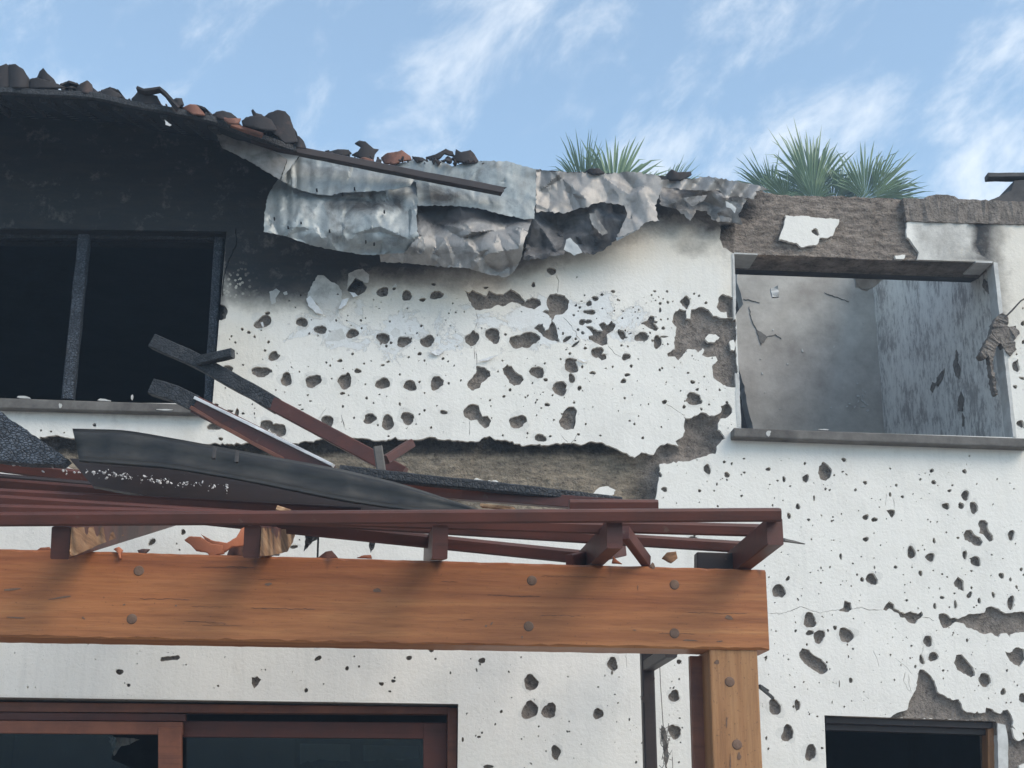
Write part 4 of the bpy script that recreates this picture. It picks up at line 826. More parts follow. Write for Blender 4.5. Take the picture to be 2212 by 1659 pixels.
def sheet(name, uv, Yf, amp, mat, label=None, lam=60., seed=1, corr=None, soot=None, step=3.2, parent=None, edge=1.2, cat='metal sheet', th=.004, fine=.32, group='torn roof sheets hanging over the facade', bend=0.):
    rn = random.Random(seed); ol = rough(uv, 4.5, edge, rn); a = np.array(ol); lo, hi = a.min(0), a.max(0)
    gu, gv = np.meshgrid(np.arange(lo[0], hi[0], step), np.arange(lo[1], hi[1], step)); g_ = np.stack([gu.ravel(), gv.ravel()], 1)+np.random.RandomState(seed).uniform(-1, 1, (gu.size, 2))
    g_ = g_[pip(g_[:, 0], g_[:, 1], ol)]
    q, t_ = cdt(g_, [ol]); c_ = q[t_].mean(1); t_ = t_[pip(c_[:, 0], c_[:, 1], ol)]
    u, v_ = q[:, 0], q[:, 1]; Y = Yf(u, v_)+amp*crumple(u, v_, seed, lam)+amp*fine*crumple(u, v_, seed+5, lam*.42)+amp*.05*fbm(u/9, v_/9, 2)+bend*((u-u.mean())/max(np.ptp(u)/2, 1e-6))**2
    if corr is not None: Y = Y+corr(u, v_)
    f = Pn(q, Y); bk = f+np.array([0, th, 0]); n_ = len(f); be_ = boundary(t_)
    F = [tuple(x) for x in t_]+[(c+n_, b+n_, a+n_) for a, b, c in t_]+[(b, a, a+n_, b+n_) for a, b in be_]
    s_ = np.zeros(n_) if soot is None else soot(u, v_)
    o = mesh(name, np.concatenate([f, bk]), F, mat, parent, True, dict(soot=np.concatenate([s_, s_])))
    if th < .01: o.data.set_sharp_from_angle(angle=rad(20))
    return tag(o, label, cat, group) if label else o
for uv, Y, mk in [([(-60,290),(-40,200),(0,150),(40,135),(60,150),(100,290)], -.73, 'tilek'), ([(55,140),(100,138),(150,170),(195,240),(190,290),(60,290)], -.75, 'tilek'), ([(195,235),(240,225),(330,250),(430,290),(190,292)], -.74, 'tilek'), ([(240,225),(255,185),(280,162),(310,200),(350,235),(365,262),(300,245)], -.72, 'tilek'), ([(420,292),(460,280),(500,292)], -.72, 'tilek'),
    ([(495,295),(520,265),(565,242),(595,270),(605,325),(560,328),(490,318)], -.74, 'tilek'), ([(630,330),(680,305),(720,300),(770,325),(795,350),(700,352)], -.73, 'tilek'), ([(850,365),(890,320),(960,325),(1020,345),(1045,400),(930,392)], -.73, 'tilek'), ([(1110,375),(1140,358),(1180,360),(1192,400),(1150,408)], -.71, 'tilek'), ([(1180,420),(1230,398),(1270,400),(1310,440),(1330,468),(1250,460)], -.71, 'tiler'),
    ([(1370,475),(1400,448),(1440,440),(1500,455),(1540,490),(1480,505)], -.66, 'tilek'), ([(1430,480),(1480,490),(1560,490),(1545,525),(1480,520)], -.68, 'tiler'), ([(1565,505),(1620,475),(1700,470),(1760,500),(1800,570),(1700,560),(1570,530)], -.63, 'tilek'), ([(1628,440),(1640,428),(1660,455),(1700,465),(1690,478),(1640,480)], -.60, 'tilek'), ([(1700,490),(1740,455),(1800,435),(1850,445),(1880,480),(1905,560),(1930,640),(1850,650),(1780,590)], -.60, 'tilek'), ([(1900,600),(1940,605),(1970,640),(1985,680),(1920,680)], -.56, 'tilek')]:
    shell('roof_tile', Z('R1', uv), Y, mk, roof)
TG = 'tumbled tile fragments along the roof edge'
for reg, uv, Y, mk, lb in [('R2', [(470,290),(530,275),(600,278),(620,300),(560,325),(480,315)], -.25, 'tilek', 'low sooty tile fragment just above the sloping charred bar'), ('R2', [(640,235),(670,218),(710,225),(760,270),(795,275),(770,305),(760,345),(700,340),(620,310),(660,290),(680,260)], -.27, 'tilek', 'upright curved tile shard standing highest above the metal sheets'),
    ('R2', [(640,345),(700,325),(765,345),(750,368),(680,368)], -.29, 'tiler', 'reddish tile piece at the foot of the tallest curved shard'), ('R2', [(810,330),(850,300),(920,290),(945,280),(1000,320),(1010,345),(950,350),(900,370),(830,365)], -.27, 'tiler', 'reddish brown broken tile in the middle of the tile rubble'), ('R2', [(1010,320),(1080,330),(1110,348),(1040,356)], -.26, 'tilek', 'small dark tile crumb between the reddish tile and the arched shard'),
    ('R2', [(1100,325),(1160,310),(1230,272),(1275,290),(1290,320),(1250,312),(1220,302),(1190,336),(1130,345)], -.26, 'tilek', 'arched dark tile shard left of the last pointed shard'), ('R2', [(1295,275),(1330,295),(1390,280),(1410,300),(1450,360),(1370,362),(1300,354),(1260,340),(1290,310)], -.27, 'tilek', 'black two-pointed tile shard at the right end of the rubble'),
    ('R3', [(510,418),(540,400),(600,400),(640,430),(560,436)], -.2, 'tilek', 'flat black lump on the sheets before the left palm'), ('R3', [(1035,440),(1070,405),(1110,425),(1195,420),(1200,440),(1130,475),(1045,475)], -.18, 'tilek', 'dark tile piece at the right foot of the left palm')]:
    shell('roof_tile_fragment', Z(reg, uv), Y, mk, None, lb, group=TG)
cor = lambda u, v_: (.0085*np.exp(-((u-612)/42)**2)+.0012*(fbm(u/50, v_/50, 2) > -.05))*np.sin(u/4.4+7*fbm(u/50, v_/120, 2))*(.4+.6*np.exp(-((v_-400)/60)**2))
shA = sheet('metal_sheet', Z('R2', [(275,300),(400,345),(700,395),(1035,470),(1052,480),(1048,620),(1040,720),(1050,850),(960,950),(800,958),(700,960),(500,925),(350,895),(200,840),(50,810),(55,700),(75,580),(120,500),(160,450),(215,380)]),
    lambda u, v_: -.20-.10*sstep(330, 500, v_)+.08*sstep(500, 560, v_), .052, M['zinc'], 'large pale crumpled corrugated sheet at the left below the roof edge', 48, 3, cor,
    soot=lambda u, v_: .30*np.exp(-((v_-440)/22)**2)*sstep(680, 720, u)*(1-sstep(850, 900, u)))
sheet('folded_flap', Z('R2', [(275,298),(400,342),(700,392),(1040,468),(1000,512),(900,535),(800,546),(660,553),(560,556),(480,575),(400,568),(300,545),(230,520),(150,470),(215,380)]), lambda u, v_: -.275-.03*sstep(340, 420, v_), .022, M['zinc'], None, 50, 8, cor, parent=shA)
sheet('metal_sheet', Z('R2', [(880,372),(1050,345),(1200,350),(1270,385),(1370,355),(1500,352),(1640,355),(1700,375),(1815,405),(1815,560),(1803,725),(1740,730),(1600,700),(1450,660),(1330,645),(1200,640),(1045,640),(1040,490),(700,400)]),
    lambda u, v_: -.24+0*u, 0.026, M['zinc'], 'flat pale rectangular sheet behind the end of the charred bar', 60, 12, cor, soot=lambda u, v_: .45*np.exp(-(((u-945)/40)**2+((v_-430)/22)**2)))
sheet('metal_sheet', Z('R2', [(1040,560),(1330,640),(1600,690),(1795,715),(1780,760),(1740,860),(1720,980),(1680,1060),(1620,1105),(1520,1090),(1430,1065),(1380,1045),(1250,1040),(960,1010),(808,1005),(800,955),(960,950),(1045,850)]),
    lambda u, v_: -.19-.09*np.exp(-((v_-520)/45)**2), .085, M['zincd'], 'bulging smoke-darkened sheet with bright crumples, hanging lowest', 52, 21,
    soot=lambda u, v_: .55*(1-sstep(455, 500, v_))-.75*np.exp(-(((u-1060)/50)**2+((v_-520)/24)**2))-.4*sstep(545, 570, v_))
sheet('metal_sheet', Z('R3', [(190,405),(380,425),(530,425),(640,435),(800,420),(960,440),(1000,465),(1000,560),(985,590),(960,640),(990,740),(900,745),(860,790),(800,820),(720,845),(760,740),(780,690),(760,640),(620,615),(380,690),(240,680),(190,685)]),
    lambda u, v_: -.19+0*u, .060, M['zincd'], 'brownish grey torn sheet right of the flat pale sheet', 60, 31, soot=lambda u, v_: -.25+0*u, edge=2.0)
sheet('metal_sheet', Z('R3', [(150,730),(190,680),(380,690),(580,620),(760,640),(780,700),(860,790),(720,850),(640,920),(560,960),(480,945),(400,900),(370,960),(230,985),(110,990),(130,860)]),
    lambda u, v_: -.12+0*u, .080, M['zinck'], 'blackened ragged sheet hanging under the brownish torn sheet', 45, 41, edge=2.0)
sheet('metal_sheet', Z('R3', [(985,470),(1190,470),(1310,450),(1380,465),(1500,485),(1640,510),(1700,535),(1615,548),(1605,600),(1500,580),(1420,590),(1380,540),(1340,545),(1200,540),(1000,520)]),
    lambda u, v_: -.16+.0*u, .035, M['zincd'], 'wavy grey sheet draped over the parapet before the right palm', 40, 51, corr=lambda u, v_: .02*np.sin((u+v_*.8)/9), soot=lambda u, v_: -.25+0*u, edge=1.5)
sheet('metal_sheet', Z('R3', [(990,500),(1200,530),(1340,535),(1420,580),(1500,570),(1560,600),(1500,700),(1530,760),(1400,745),(1340,735),(1300,680),(1230,670),(1190,740),(1100,660),(1000,640)]),
    lambda u, v_: -.10+0*u, .080, M['zincd'], 'black burnt sheet remains tucked under the wavy grey sheet', 40, 61, edge=2.2)
for u, v_ in ((684, 408), (712, 497), (622, 489), (650, 480), (790, 520), (830, 455), (592, 470), (740, 417), (808, 525), (766, 405)):
    extrude_poly('nail_hole', blob(u, v_, 1.6, 1.8, 0, n=8, rnd=rb_, amp=.2), -.335, .03, M['soot'], shA)
for uv, Y, mk, lb in [([(385,860),(410,850),(470,910),(490,945),(440,965),(370,925)], -.17, 'zincw', 'small bright curled metal scrap below the blackened sheet'), ([(535,690),(570,690),(655,820),(620,835),(550,760)], -.17, 'zincd', 'narrow grey metal strip curling over the blackened sheet'),
                      ([(1145,590),(1300,572),(1270,612),(1200,648),(1165,615)], -.17, 'zincd', 'grey triangular metal flap under the wavy sheet'), ([(1420,610),(1470,640),(1490,660),(1480,690),(1450,660),(1425,650)], -.15, 'zincw', 'tiny pale metal scrap near the parapet end'),
                      ([(710,850),(800,800),(870,770),(860,790),(760,845),(715,870)], -.16, 'zincw', 'pale folded metal rim along the edge of the torn sheet')]:
    sheet('metal_scrap', Z('R3', uv), lambda u, v_, Y=Y: Y+0*u, .012, M[mk], lb, 20, int(uv[0][0]), cat='metal scrap')
sheet('metal_flashing', Z('R1', [(1400,585),(1560,610),(1700,660),(1862,757),(1812,888),(1640,780),(1440,680)]), lambda u, v_: -.42+0*u, .006, M['zincd'], 'grey flat flashing board under the sagging roof edge', 90, 71, soot=lambda u, v_: .05+0*u, cat='flashing')
sheet('metal_flashing', Z('R1', [(1690,668),(1800,680),(1945,722),(1880,810),(1822,892),(1862,757)]), lambda u, v_: -.40+0*u, .006, M['zincw'], 'bright folded zinc corner between flashing board and pale corrugated sheet', 90, 72, cat='flashing')
tag(bar('charred_bar', [P(500, 283, -.50), P(600, 318, -.42), P(850, 368, -.36), P(1088, 414, -.33)], (.042), .042, M['darkwood'], jit=.05, ragged=.015), 'long black charred bar sloping down across the metal sheets', 'timber')
sheet('metal_scrap', Z('R1', [(1065, 500), (1085, 515), (1110, 530), (1100, 540), (1075, 530)]), lambda u, v_: -.74+0*u, .004, M['zincw'], 'tiny white curled scrap under the dark roof edge', 20, 5, cat='metal scrap')
# broken roof timber at the far right of the parapet
tag(bar('roof_timber', [P(2131, 383, .35), P(2400, 381, .30)], .07, .030, M['concd'], jit=.08), 'dark horizontal plank end jutting out above the right parapet', 'timber')
tag(extrude_poly('broken_block', rough(Z('R4', [(1960, 200), (2060, 165), (2130, 130), (2150, 62), (2300, 60), (2600, 70), (2600, 300), (1960, 230)]), 6, 1.5, rb_), .28, .3, M['concd']), 'dark broken masonry block carrying the plank at the right', 'masonry block')

# ------------------------------------------------------------------ pergola
pg = empty('pergola', P(800, 2400, -2.1)*1.0, 'wooden pergola with orange-brown beam, post and twisted red rafters', 'pergola')
W['pergola'] = Vector((P(800, 1300, -2.1).x, -2.1, 0)); pg.location = W['pergola']
BY = -2.1
def worn_beam(name, tl, tr, br, bl, Y, depth, mat, parent, n_=110, ch=.006, jit=.0008):
    rn = random.Random(4); V, F = [], []; o4 = [P(*tl, Y), P(*tr, Y), P(*br, Y), P(*bl, Y)]
    for i in range(n_+1):
        k = i/n_; t_ = o4[0].lerp(o4[1], k); b_ = o4[3].lerp(o4[2], k); j_ = lambda m=1.: rn.gauss(0, jit)*m
        c1, c2 = ch*rn.uniform(.5, 1.6), ch*rn.uniform(.5, 2.2)
        for y, z in ((0, b_.z+c1), (0, t_.z-c2), (c2, t_.z), (depth-ch, t_.z), (depth, t_.z-ch), (depth, b_.z+ch), (depth-ch, b_.z), (c1, b_.z)):
            V.append((t_.x+(b_.x-t_.x)*(.5), Y+y+(j_(.3) if y else 0), z+(j_(.6))))
    for i in range(n_):
        for j in range(8): F.append((i*8+j, i*8+(j+1) % 8, i*8+8+(j+1) % 8, i*8+8+j))
    F += [tuple(range(7, -1, -1)), tuple(range(n_*8, n_*8+8))]
    bm = bmesh.new(); vs = [bm.verts.new(v) for v in V]
    for f in F: bm.faces.new([vs[i] for i in f])
    return bm_obj(name, bm, mat, parent)
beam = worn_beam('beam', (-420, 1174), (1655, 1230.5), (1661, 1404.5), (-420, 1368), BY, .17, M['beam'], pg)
pa, pb = P(1532, 1402, BY+.012), P(1636, 1403, BY+.012); zb = pa.z
post = hexa('post', [Vector((pa.x, pa.y, 0)), Vector((pb.x, pb.y, 0)), pb, pa]+[q+Vector((0, .20, 0)) for q in (Vector((pa.x, pa.y, 0)), Vector((pb.x, pb.y, 0)), pb, pa)], M['post'], pg, .006)
bar('post_strip', [Vector((pa.x-.018, pa.y+.15, 0)), Vector((pa.x-.018, pa.y+.15, zb-.01))], .05, .04, M['redlit'], pg, up=(0, 1, 0))
def bolt(u, v_, r, parent):
    p = P(u, v_, BY); n_ = 20; V, F = [], []
    prof = [(1.12, .0), (1.08, -.001), (1.0, -.0015), (.97, -.0028), (.9, -.0032), (.0, -.0030)]; R_ = r/570
    for k, h in prof[:-1]:
        for i in range(n_): a_ = 2*math.pi*i/n_; V.append((p.x+R_*k*math.cos(a_), p.y+h, p.z+R_*k*math.sin(a_)))
    V.append((p.x, p.y+prof[-1][1], p.z)); m_ = len(prof)-1
    for j in range(m_-1):
        for i in range(n_): F.append((j*n_+i, j*n_+(i+1) % n_, (j+1)*n_+(i+1) % n_, (j+1)*n_+i))
    for i in range(n_): F.append(((m_-1)*n_+i, (m_-1)*n_+(i+1) % n_, len(V)-1))
    return mesh('bolt', V, F, M['rust'], parent, True)
for u, v_ in ((300, 1233), (285, 1337), (1149, 1254), (1142, 1353), (1457, 1263), (1457, 1368)): bolt(u, v_, 9.3, beam)
for u, v_ in ((1578, 1472), (1594, 1608)): bolt(u, v_, 9.3, post).location.y += .012
def knot(u, v_, rx, ry, an, Y, parent):
    extrude_poly('knot', blob(u, v_, rx, ry, an, n=11, rnd=rb_, amp=.25), Y-.0015, .004, M['rust'], parent)
for k_ in ((815, 1275, 8, 5, 15), (580, 1262, 7, 4, 0), (1575, 1334, 10, 4, 20), (1410, 1222, 5, 6, 0), (130, 1291, 22, 2, -8), (25, 1273, 22, 2, -5), (35, 1334, 18, 1.4, 3), (1490, 1383, 14, 1.6, 4), (1555, 1385, 7, 1.2, 0), (1050, 1352, 3, 2, 0), (1062, 1347, 5, 1.5, -60), (1128, 1376, 2.2, 2.2, 0), (268, 1306, 3, 2, 0), (380, 1308, 2, 2, 0), (180, 1335, 4, 2, 20), (1378, 1269, 1, 5, 0), (1371, 1361, 4, 1, 10)): knot(*k_, BY, beam)
for k_ in ((1549, 1430, 6, 4, 10), (1597, 1634, 4, 8, 10), (1578, 1655, 1.5, 20, 0), (1570, 1560, 1, 14, 2)): knot(*k_, BY+.012, post)
for i in range(16):
    u_ = rb_.uniform(0, 1640); v_ = rb_.uniform(1200+.027*u_, 1372+.017*u_); l_ = rb_.uniform(15, 80)
    extrude_poly('split', ribbon([(u_-l_, v_-l_*.02), (u_, v_+rb_.uniform(-1, 1)), (u_+l_, v_+l_*.02)], rb_.uniform(.5, 1.0), rb_), BY-.0008, .003, M['darkwood'], beam)
# rafters: front tails stick out before the beam, each twisted to its own slope
TAILY = -2.5
def rafter(u, vb, wV, hV, vbeam, yback, mat, seed, jit=.0, ragged=0):
    s_ = FPX*.955/(TAILY+7); wd, ht = wV/s_, hV/s_
    f_ = P(u, vb-hV/2, TAILY); bz = P(u, vbeam, BY).z+ht/2+.004; sl_ = (bz-f_.z)/(BY-TAILY)
    e_ = Vector((f_.x, yback, f_.z+sl_*(yback-TAILY)))
    return bar('rafter', [f_, e_], wd, ht, mat, pg, jit=jit, seg=.05, ragged=ragged, ch=.06)
rafter(130, 1206, 37, 66, 1189, -.25, M['red'], 1)
rafter(544, 1203, 33, 66, 1203, -1.80, M['red'], 2, .05, .04)
rafter(951, 1206, 32, 70, 1212, -.25, M['red'], 3)
rafter(1328, 1184, 33, 60, 1221, -.25, M['red'], 4)
rafter(1674, 1177, 35, 58, 1229, -.25, M['red'], 5)
# splintered bare wood on the right faces of the two leftmost rafters
for uv, Yb in (([(154, 1139), (262, 1139), (300, 1142), (262, 1158), (214, 1176), (165, 1198), (150, 1202)], -2.35), ([(565, 1140), (640, 1146), (632, 1172), (620, 1192), (590, 1198), (561, 1201)], -2.28)):
    u0 = uv[0][0]-2
    def yf(u, v_, u0=u0):
        t_ = np.clip((u-u0)/(867-u0), 0, .6); return (t_*7-2.5)/(1-t_)-.02
    sheet('splintered_face', uv, yf, .010, M['fresh'], None, 22, int(u0), parent=pg, edge=.5, step=3, corr=lambda u, v_: .010*np.sin(u/3.6))
# battens, front to back
def batten(u0, v0, u1, v1, Y, h=.043, d=.05, mat='red', ex=(), Y1=None):
    return bar('batten', [P(u0, v0, Y), P(u1, v1, Y if Y1 is None else Y1)], d, h, M[mat], pg, ch=.17, up=(0, -.30, 1))
batten(-420, 1124, 1684, 1112, -2.53, .045)
batten(-420, 1092, 1648, 1146, -2.12, .045)
batten(-420, 1056, 1622, 1183, -1.80, .045)
batten(-420, 1030, 1252, 1203, -1.5, .055)
batten(-420, 1012, 900, 1115, -1.2, .045)
batten(-420, 1046, 780, 1108, -1.62, .045)
batten(-420, 952, 660, 1092, -.85, .055)
batten(-420, 1000, 700, 1095, -1.0, .05, mat='darkwood')
batten(560, 1118, 1300, 1141, -2.3, .04)
batten(1230, 1093, 1420, 1093, -1.7, .05)
slab('blocking', [(1506, 1229), (1614, 1231), (1614, 1195), (1506, 1192)], -2.0, .06, M['darkwood'], pg, .004)
bar('brace', [P(1350, 1150, -2.3), P(1397, 1214, -2.06)], .03, .05, M['red'], pg)
bar('brace', [P(1230, 1213, -2.06), P(1345, 1188, -1.6)], .03, .05, M['red'], pg)
# rear slender post and bracket under the beam
rear = bar('rear_post', [Vector((P(1411, 1600, -.9).x, -.9, 0)), P(1397, 1405, -.9), P(1392, 1370, -.9)], .056, .056, M['darkwood'], pg, up=(0, 1, 0))
bar('bracket', [P(1398, 1440, -.9), P(1450, 1408, -1.3)], .05, .05, M['darkwood'], pg)
for u, v_ in ((1391, 1510), (1409, 1500), (1409, 1465)): extrude_poly('splinter', blob(u, v_, 4, 7, 0, n=8, rnd=rb_, amp=.4), -.93, .02, M['darkwood'], rear)

# ------------------------------------------------------------------ fallen timbers, gutter and debris on the pergola
def timber(name, pts, wd, ht, mat, label, **k): return tag(bar(name, pts, wd, ht, M[mat], **k), label, 'timber', 'charred timbers fallen on the pergola')
t1 = timber('charred_timber', [P(333, 738, -.62), P(430, 782, -.68), P(545, 846, -.75), P(600, 878, -.78)], .06, .07, 'char', 'long timber, black-ended, leaning up into the left window, upper of two', jit=.06, ch=.08)
bar('unburnt_length', [P(590, 873, -.78), P(700, 932, -.85), P(872, 1024, -.95)], .05, .066, M['red'], t1, jit=.02, ch=.08)
timber('charred_crosspiece', [P(428, 780, -.72), P(503, 763, -.80)], .04, .045, 'char', 'short black crosspiece nailed to the upper leaning timber', jit=.08)
t2 = timber('charred_timber', [P(330, 836, -.85), P(380, 852, -.88), P(425, 874, -.9)], .05, .075, 'char', 'lower leaning board with black end and white upper edge', jit=.06, ch=.06)
bar('board_face', [P(425, 876, -.9), P(560, 944, -1.0), P(712, 1022, -1.1)], .045, .082, M['red'], t2, ch=.05)
bar('white_edge', [P(422, 860, -.925), P(560, 927, -1.025), P(720, 1006, -1.125)], .03, .014, M['white'], t2, jit=.08)
bar('split_strip', [P(412, 880, -.93), P(470, 915, -.97), P(545, 957, -1.03), P(612, 992, -1.1)], .012, .016, M['redlit'], t2, jit=.15)
timber('timber_offcut', [P(816, 966, -1.2), P(824, 1020, -1.2)], .04, .045, 'conc', 'grey upright offcut wedged between gutter and leaning timber', up=(0, 1, 0), jit=.05)
timber('timber_offcut', [P(832, 994, -1.15), P(888, 958, -1.05)], .04, .04, 'red', 'short red stick crossing behind the grey upright offcut', jit=.03)
timber('charred_pole', [P(735, 1018, -1.3), P(900, 1036, -1.35), P(1100, 1056, -1.4), P(1343, 1084, -1.45)], .05, .046, 'char', 'long black burnt pole lying along the pergola towards the right', jit=.06, taper=.8)
timber('red_board', [P(640, 1030, -1.2), P(1000, 1068, -1.3), P(1345, 1093, -1.5)], .04, .05, 'red', 'red board lying just under the long black burnt pole', ch=.05)
timber('wood_sliver', [P(1040, 1092, -1.9), P(1110, 1100, -1.95)], .03, .012, 'fresh', 'pale bare wood sliver at the right tip of the gutter', jit=.15)
timber('wood_sliver', [P(598, 1098, -2.5), P(628, 1108, -2.5)], .03, .016, 'fresh', 'small pale sliver on the front red batten', jit=.15)
timber('wood_sliver', [P(1690, 1166, -2.2), P(1738, 1175, -2.0)], .02, .012, 'conc', 'grey splinter poking out past the right pergola corner', jit=.2, taper=.3)
# wide charred plank on the left
tag(extrude_poly('charred_or_shade_plank', rough(Z('R5', [(-700, 300), (0, 590), (60, 640), (140, 690), (300, 800), (440, 900), (400, 935), (200, 930), (0, 908), (-700, 870)]), 7, 1.2, rb_), -1.45, .07, M['charfine']), 'wide charred plank with crackled surface at the left edge', 'timber')
tag(extrude_poly('charred_or_shade_plank', rough([(150, 990), (270, 1000), (370, 1006), (540, 1034), (737, 1076), (890, 1104), (620, 1112), (400, 1086), (200, 1050)], 9, 1.0, rb_), -1.35, .05, M['darkwood']), 'added dark sheet standing in for the shadow beneath the fallen gutter', 'timber')  # dark sheet added to paint the shadowed gap under the gutter lip
# gutter
gu_ = [(158, 932), (270, 935), (400, 957), (540, 983), (737, 1019), (870, 1050), (1034, 1101)]; gl_ = [(172, 996), (262, 1003), (370, 1011), (540, 1040), (737, 1081), (870, 1101), (1034, 1110)]
def gline(pl, n_=40):
    a_ = np.array(pl); t_ = np.linspace(0, 1, len(a_)); s_ = np.linspace(0, 1, n_); return np.stack([np.interp(s_, t_, a_[:, 0]), np.interp(s_, t_, a_[:, 1])], 1)
U_, L_ = gline(gu_), gline(gl_); ks = np.array([1, 1, 1]) 
for A_ in (U_, L_):
    for _ in range(3): A_[1:-1] = (A_[:-2]+2*A_[1:-1]+A_[2:])/4
prof = [(-.10, .10), (-.02, .04), (.0, .0), (.12, -.015), (.35, -.01), (.6, -.012), (.78, -.02), (.85, -.035), (.90, -.085), (.95, -.11), (1.01, -.108), (1.05, -.085), (1.03, -.05)]
V, F = [], []; m_ = len(prof)
for i in range(40):
    wv = .006*math.sin(i*.9)+.004*math.sin(i*2.3)
    for k, yo in prof:
        q = U_[i]*(1-k)+L_[i]*k; p = P(q[0], q[1], -1.66+yo+wv-.1*i/40); V.append(tuple(p))
for i in range(39):
    for j in range(m_-1): F.append((i*m_+j, i*m_+j+1, (i+1)*m_+j+1, (i+1)*m_+j))
bm = bmesh.new(); vs = [bm.verts.new(v) for v in V]
for f in F: bm.faces.new([vs[i] for i in f])
bmesh.ops.recalc_face_normals(bm, faces=bm.faces); bmesh.ops.solidify(bm, geom=list(bm.faces), thickness=.004)
gt = tag(bm_obj('gutter', bm, M['gutter'], None, True), 'long soot-black fallen gutter lying across the pergola', 'gutter')
for u, v_ in ((511, 984), (462, 976)): slab('bracket', [(u-5, v_+14), (u+3, v_+14), (u+5, v_-12), (u-3, v_-12)], -1.80, .02, M['concd'], gt, .002)
# plaster crumbs along the upper left batten
bm = bmesh.new(); rc = random.Random(9)
for i in range(150):
    t_ = min(1, max(0, rc.gauss(.62, .26))); u, v_ = 30+t_*460, 1004+t_*50+rc.gauss(0, 5); p = P(u, v_, -1.36-rc.random()*.05); r_ = .0012+rc.random()**3*.0055
    q = bmesh.ops.create_icosphere(bm, subdivisions=1, radius=r_, matrix=Matrix.Translation(p) @ Euler((rc.random()*3, rc.random()*3, 0)).to_matrix().to_4x4() @ Matrix.Diagonal((1.4, 1, .6, 1)))
tag(bm_obj('plaster_crumbs', bm, M['white']), 'white plaster crumbs strewn along the upper left red batten', 'rubble', kind='stuff')
bm = bmesh.new()
for i in range(170):
    if i < 90: u = rc.uniform(0, 640); v_ = np.interp(u, [e[0] for e in EAVE], [e[1] for e in EAVE])-rc.uniform(-3, 5); Yr = np.interp(u, [e[0] for e in EAVE], EY)+rc.uniform(-.02, .1)
    else: u = rc.uniform(690, 1050); v_ = np.interp(u, [690, 800, 1050], [332, 346, 350])-rc.uniform(-5, 4); Yr = -.26+rc.uniform(-.03, .05)
    r_ = .004+rc.random()**2*.016
    bmesh.ops.create_icosphere(bm, subdivisions=1, radius=r_, matrix=Matrix.Translation(P(u, v_, Yr)) @ Euler((rc.random()*3, rc.random()*3, rc.random()*3)).to_matrix().to_4x4() @ Matrix.Diagonal((1.5, 1, .55, 1)))
for v in bm.verts: v.co += Vector((rc.uniform(-1, 1), rc.uniform(-1, 1), rc.uniform(-1, 1)))*.003
tag(bm_obj('roof_rubble', bm, M['tilek']), 'fine dark rubble scattered along the broken roof edge', 'rubble', kind='stuff')
# tile fragments on the beam
BG = 'orange tile shards lying on the beam'
for reg, uv, Y, mk, bd, lb in [('S1', [(1195,182),(1225,158),(1300,160),(1370,205),(1440,215),(1440,240),(1455,268),(1360,284),(1340,262),(1270,250),(1235,212)], -2.02, 'tileo', .03, 'largest curved orange tile shard on the beam'), ('S1', [(1300,142),(1380,185),(1470,200),(1530,165),(1560,110),(1592,95),(1592,215),(1500,228),(1440,270),(1380,240),(1330,180)], -1.96, 'tileo', .03, 'bright orange tile shard leaning on the second rafter tail'),
    ('S1', [(1470,282),(1500,195),(1590,200),(1590,284)], -1.9, 'tiler', .03, 'brown-red tile shard tucked behind the bright orange one'), ('S1', [(240,248),(262,230),(320,226),(330,252)], -2.03, 'tileo', .01, 'flat orange tile chip left of the first rafter tail'), ('S1', [(735,240),(770,225),(795,245),(780,268),(786,300),(770,300),(765,268)], -2.115, 'tileo', .01, 'small red tile chip hooked over the beam edge'),
    ('S1', [(890,248),(920,238),(968,240),(945,262),(930,272),(900,270)], -2.06, 'tiler', .01, 'small dark red chip right of the hooked chip'), ('S1', [(2065,292),(2110,256),(2150,250),(2190,296),(2120,302)], -2.05, 'tiler', .02, 'rounded red-brown tile chip midway along the beam top'), ('S2', [(655,295),(700,280),(745,278),(752,298)], -2.05, 'tileo', .01, 'tiny orange tile crumb left of the middle rafter'),
    ('S3', [(165,330),(175,285),(195,310),(230,335)], -2.07, 'tileo', .01, 'small orange chip below the fourth rafter tail'), ('S3', [(490,300),(520,262),(580,255),(590,300),(550,330)], -1.98, 'fresh', .01, 'brown broken piece caught under the right end of the pergola')]:
    shell('tile_shard', Z(reg, uv), Y, mk, None, lb, bd, cat='tile shard', group=BG)
# dangling burnt scraps behind the beam
for uv, lb in (([(655, 1143), (690, 1143), (687, 1163), (676, 1170), (668, 1178), (656, 1190), (660, 1165)], 'black torn scrap hanging right of the second rafter tail'), ([(798, 1160), (812, 1162), (809, 1180), (801, 1194), (797, 1180)], 'narrow black scrap hanging left of the middle rafter tail')):
    tag(extrude_poly('burnt_scrap', rough(uv, 5, .8, rb_), -1.3, .012, M['char'], None, amp=.01), lb, 'scrap')
tag(bar('hanging_rod', [P(688, 1140, -1.2), P(686, 1206, -1.2)], .008, .008, M['char'], up=(0, 1, 0)), 'thin black rod hanging beside the black torn scrap', 'rod')
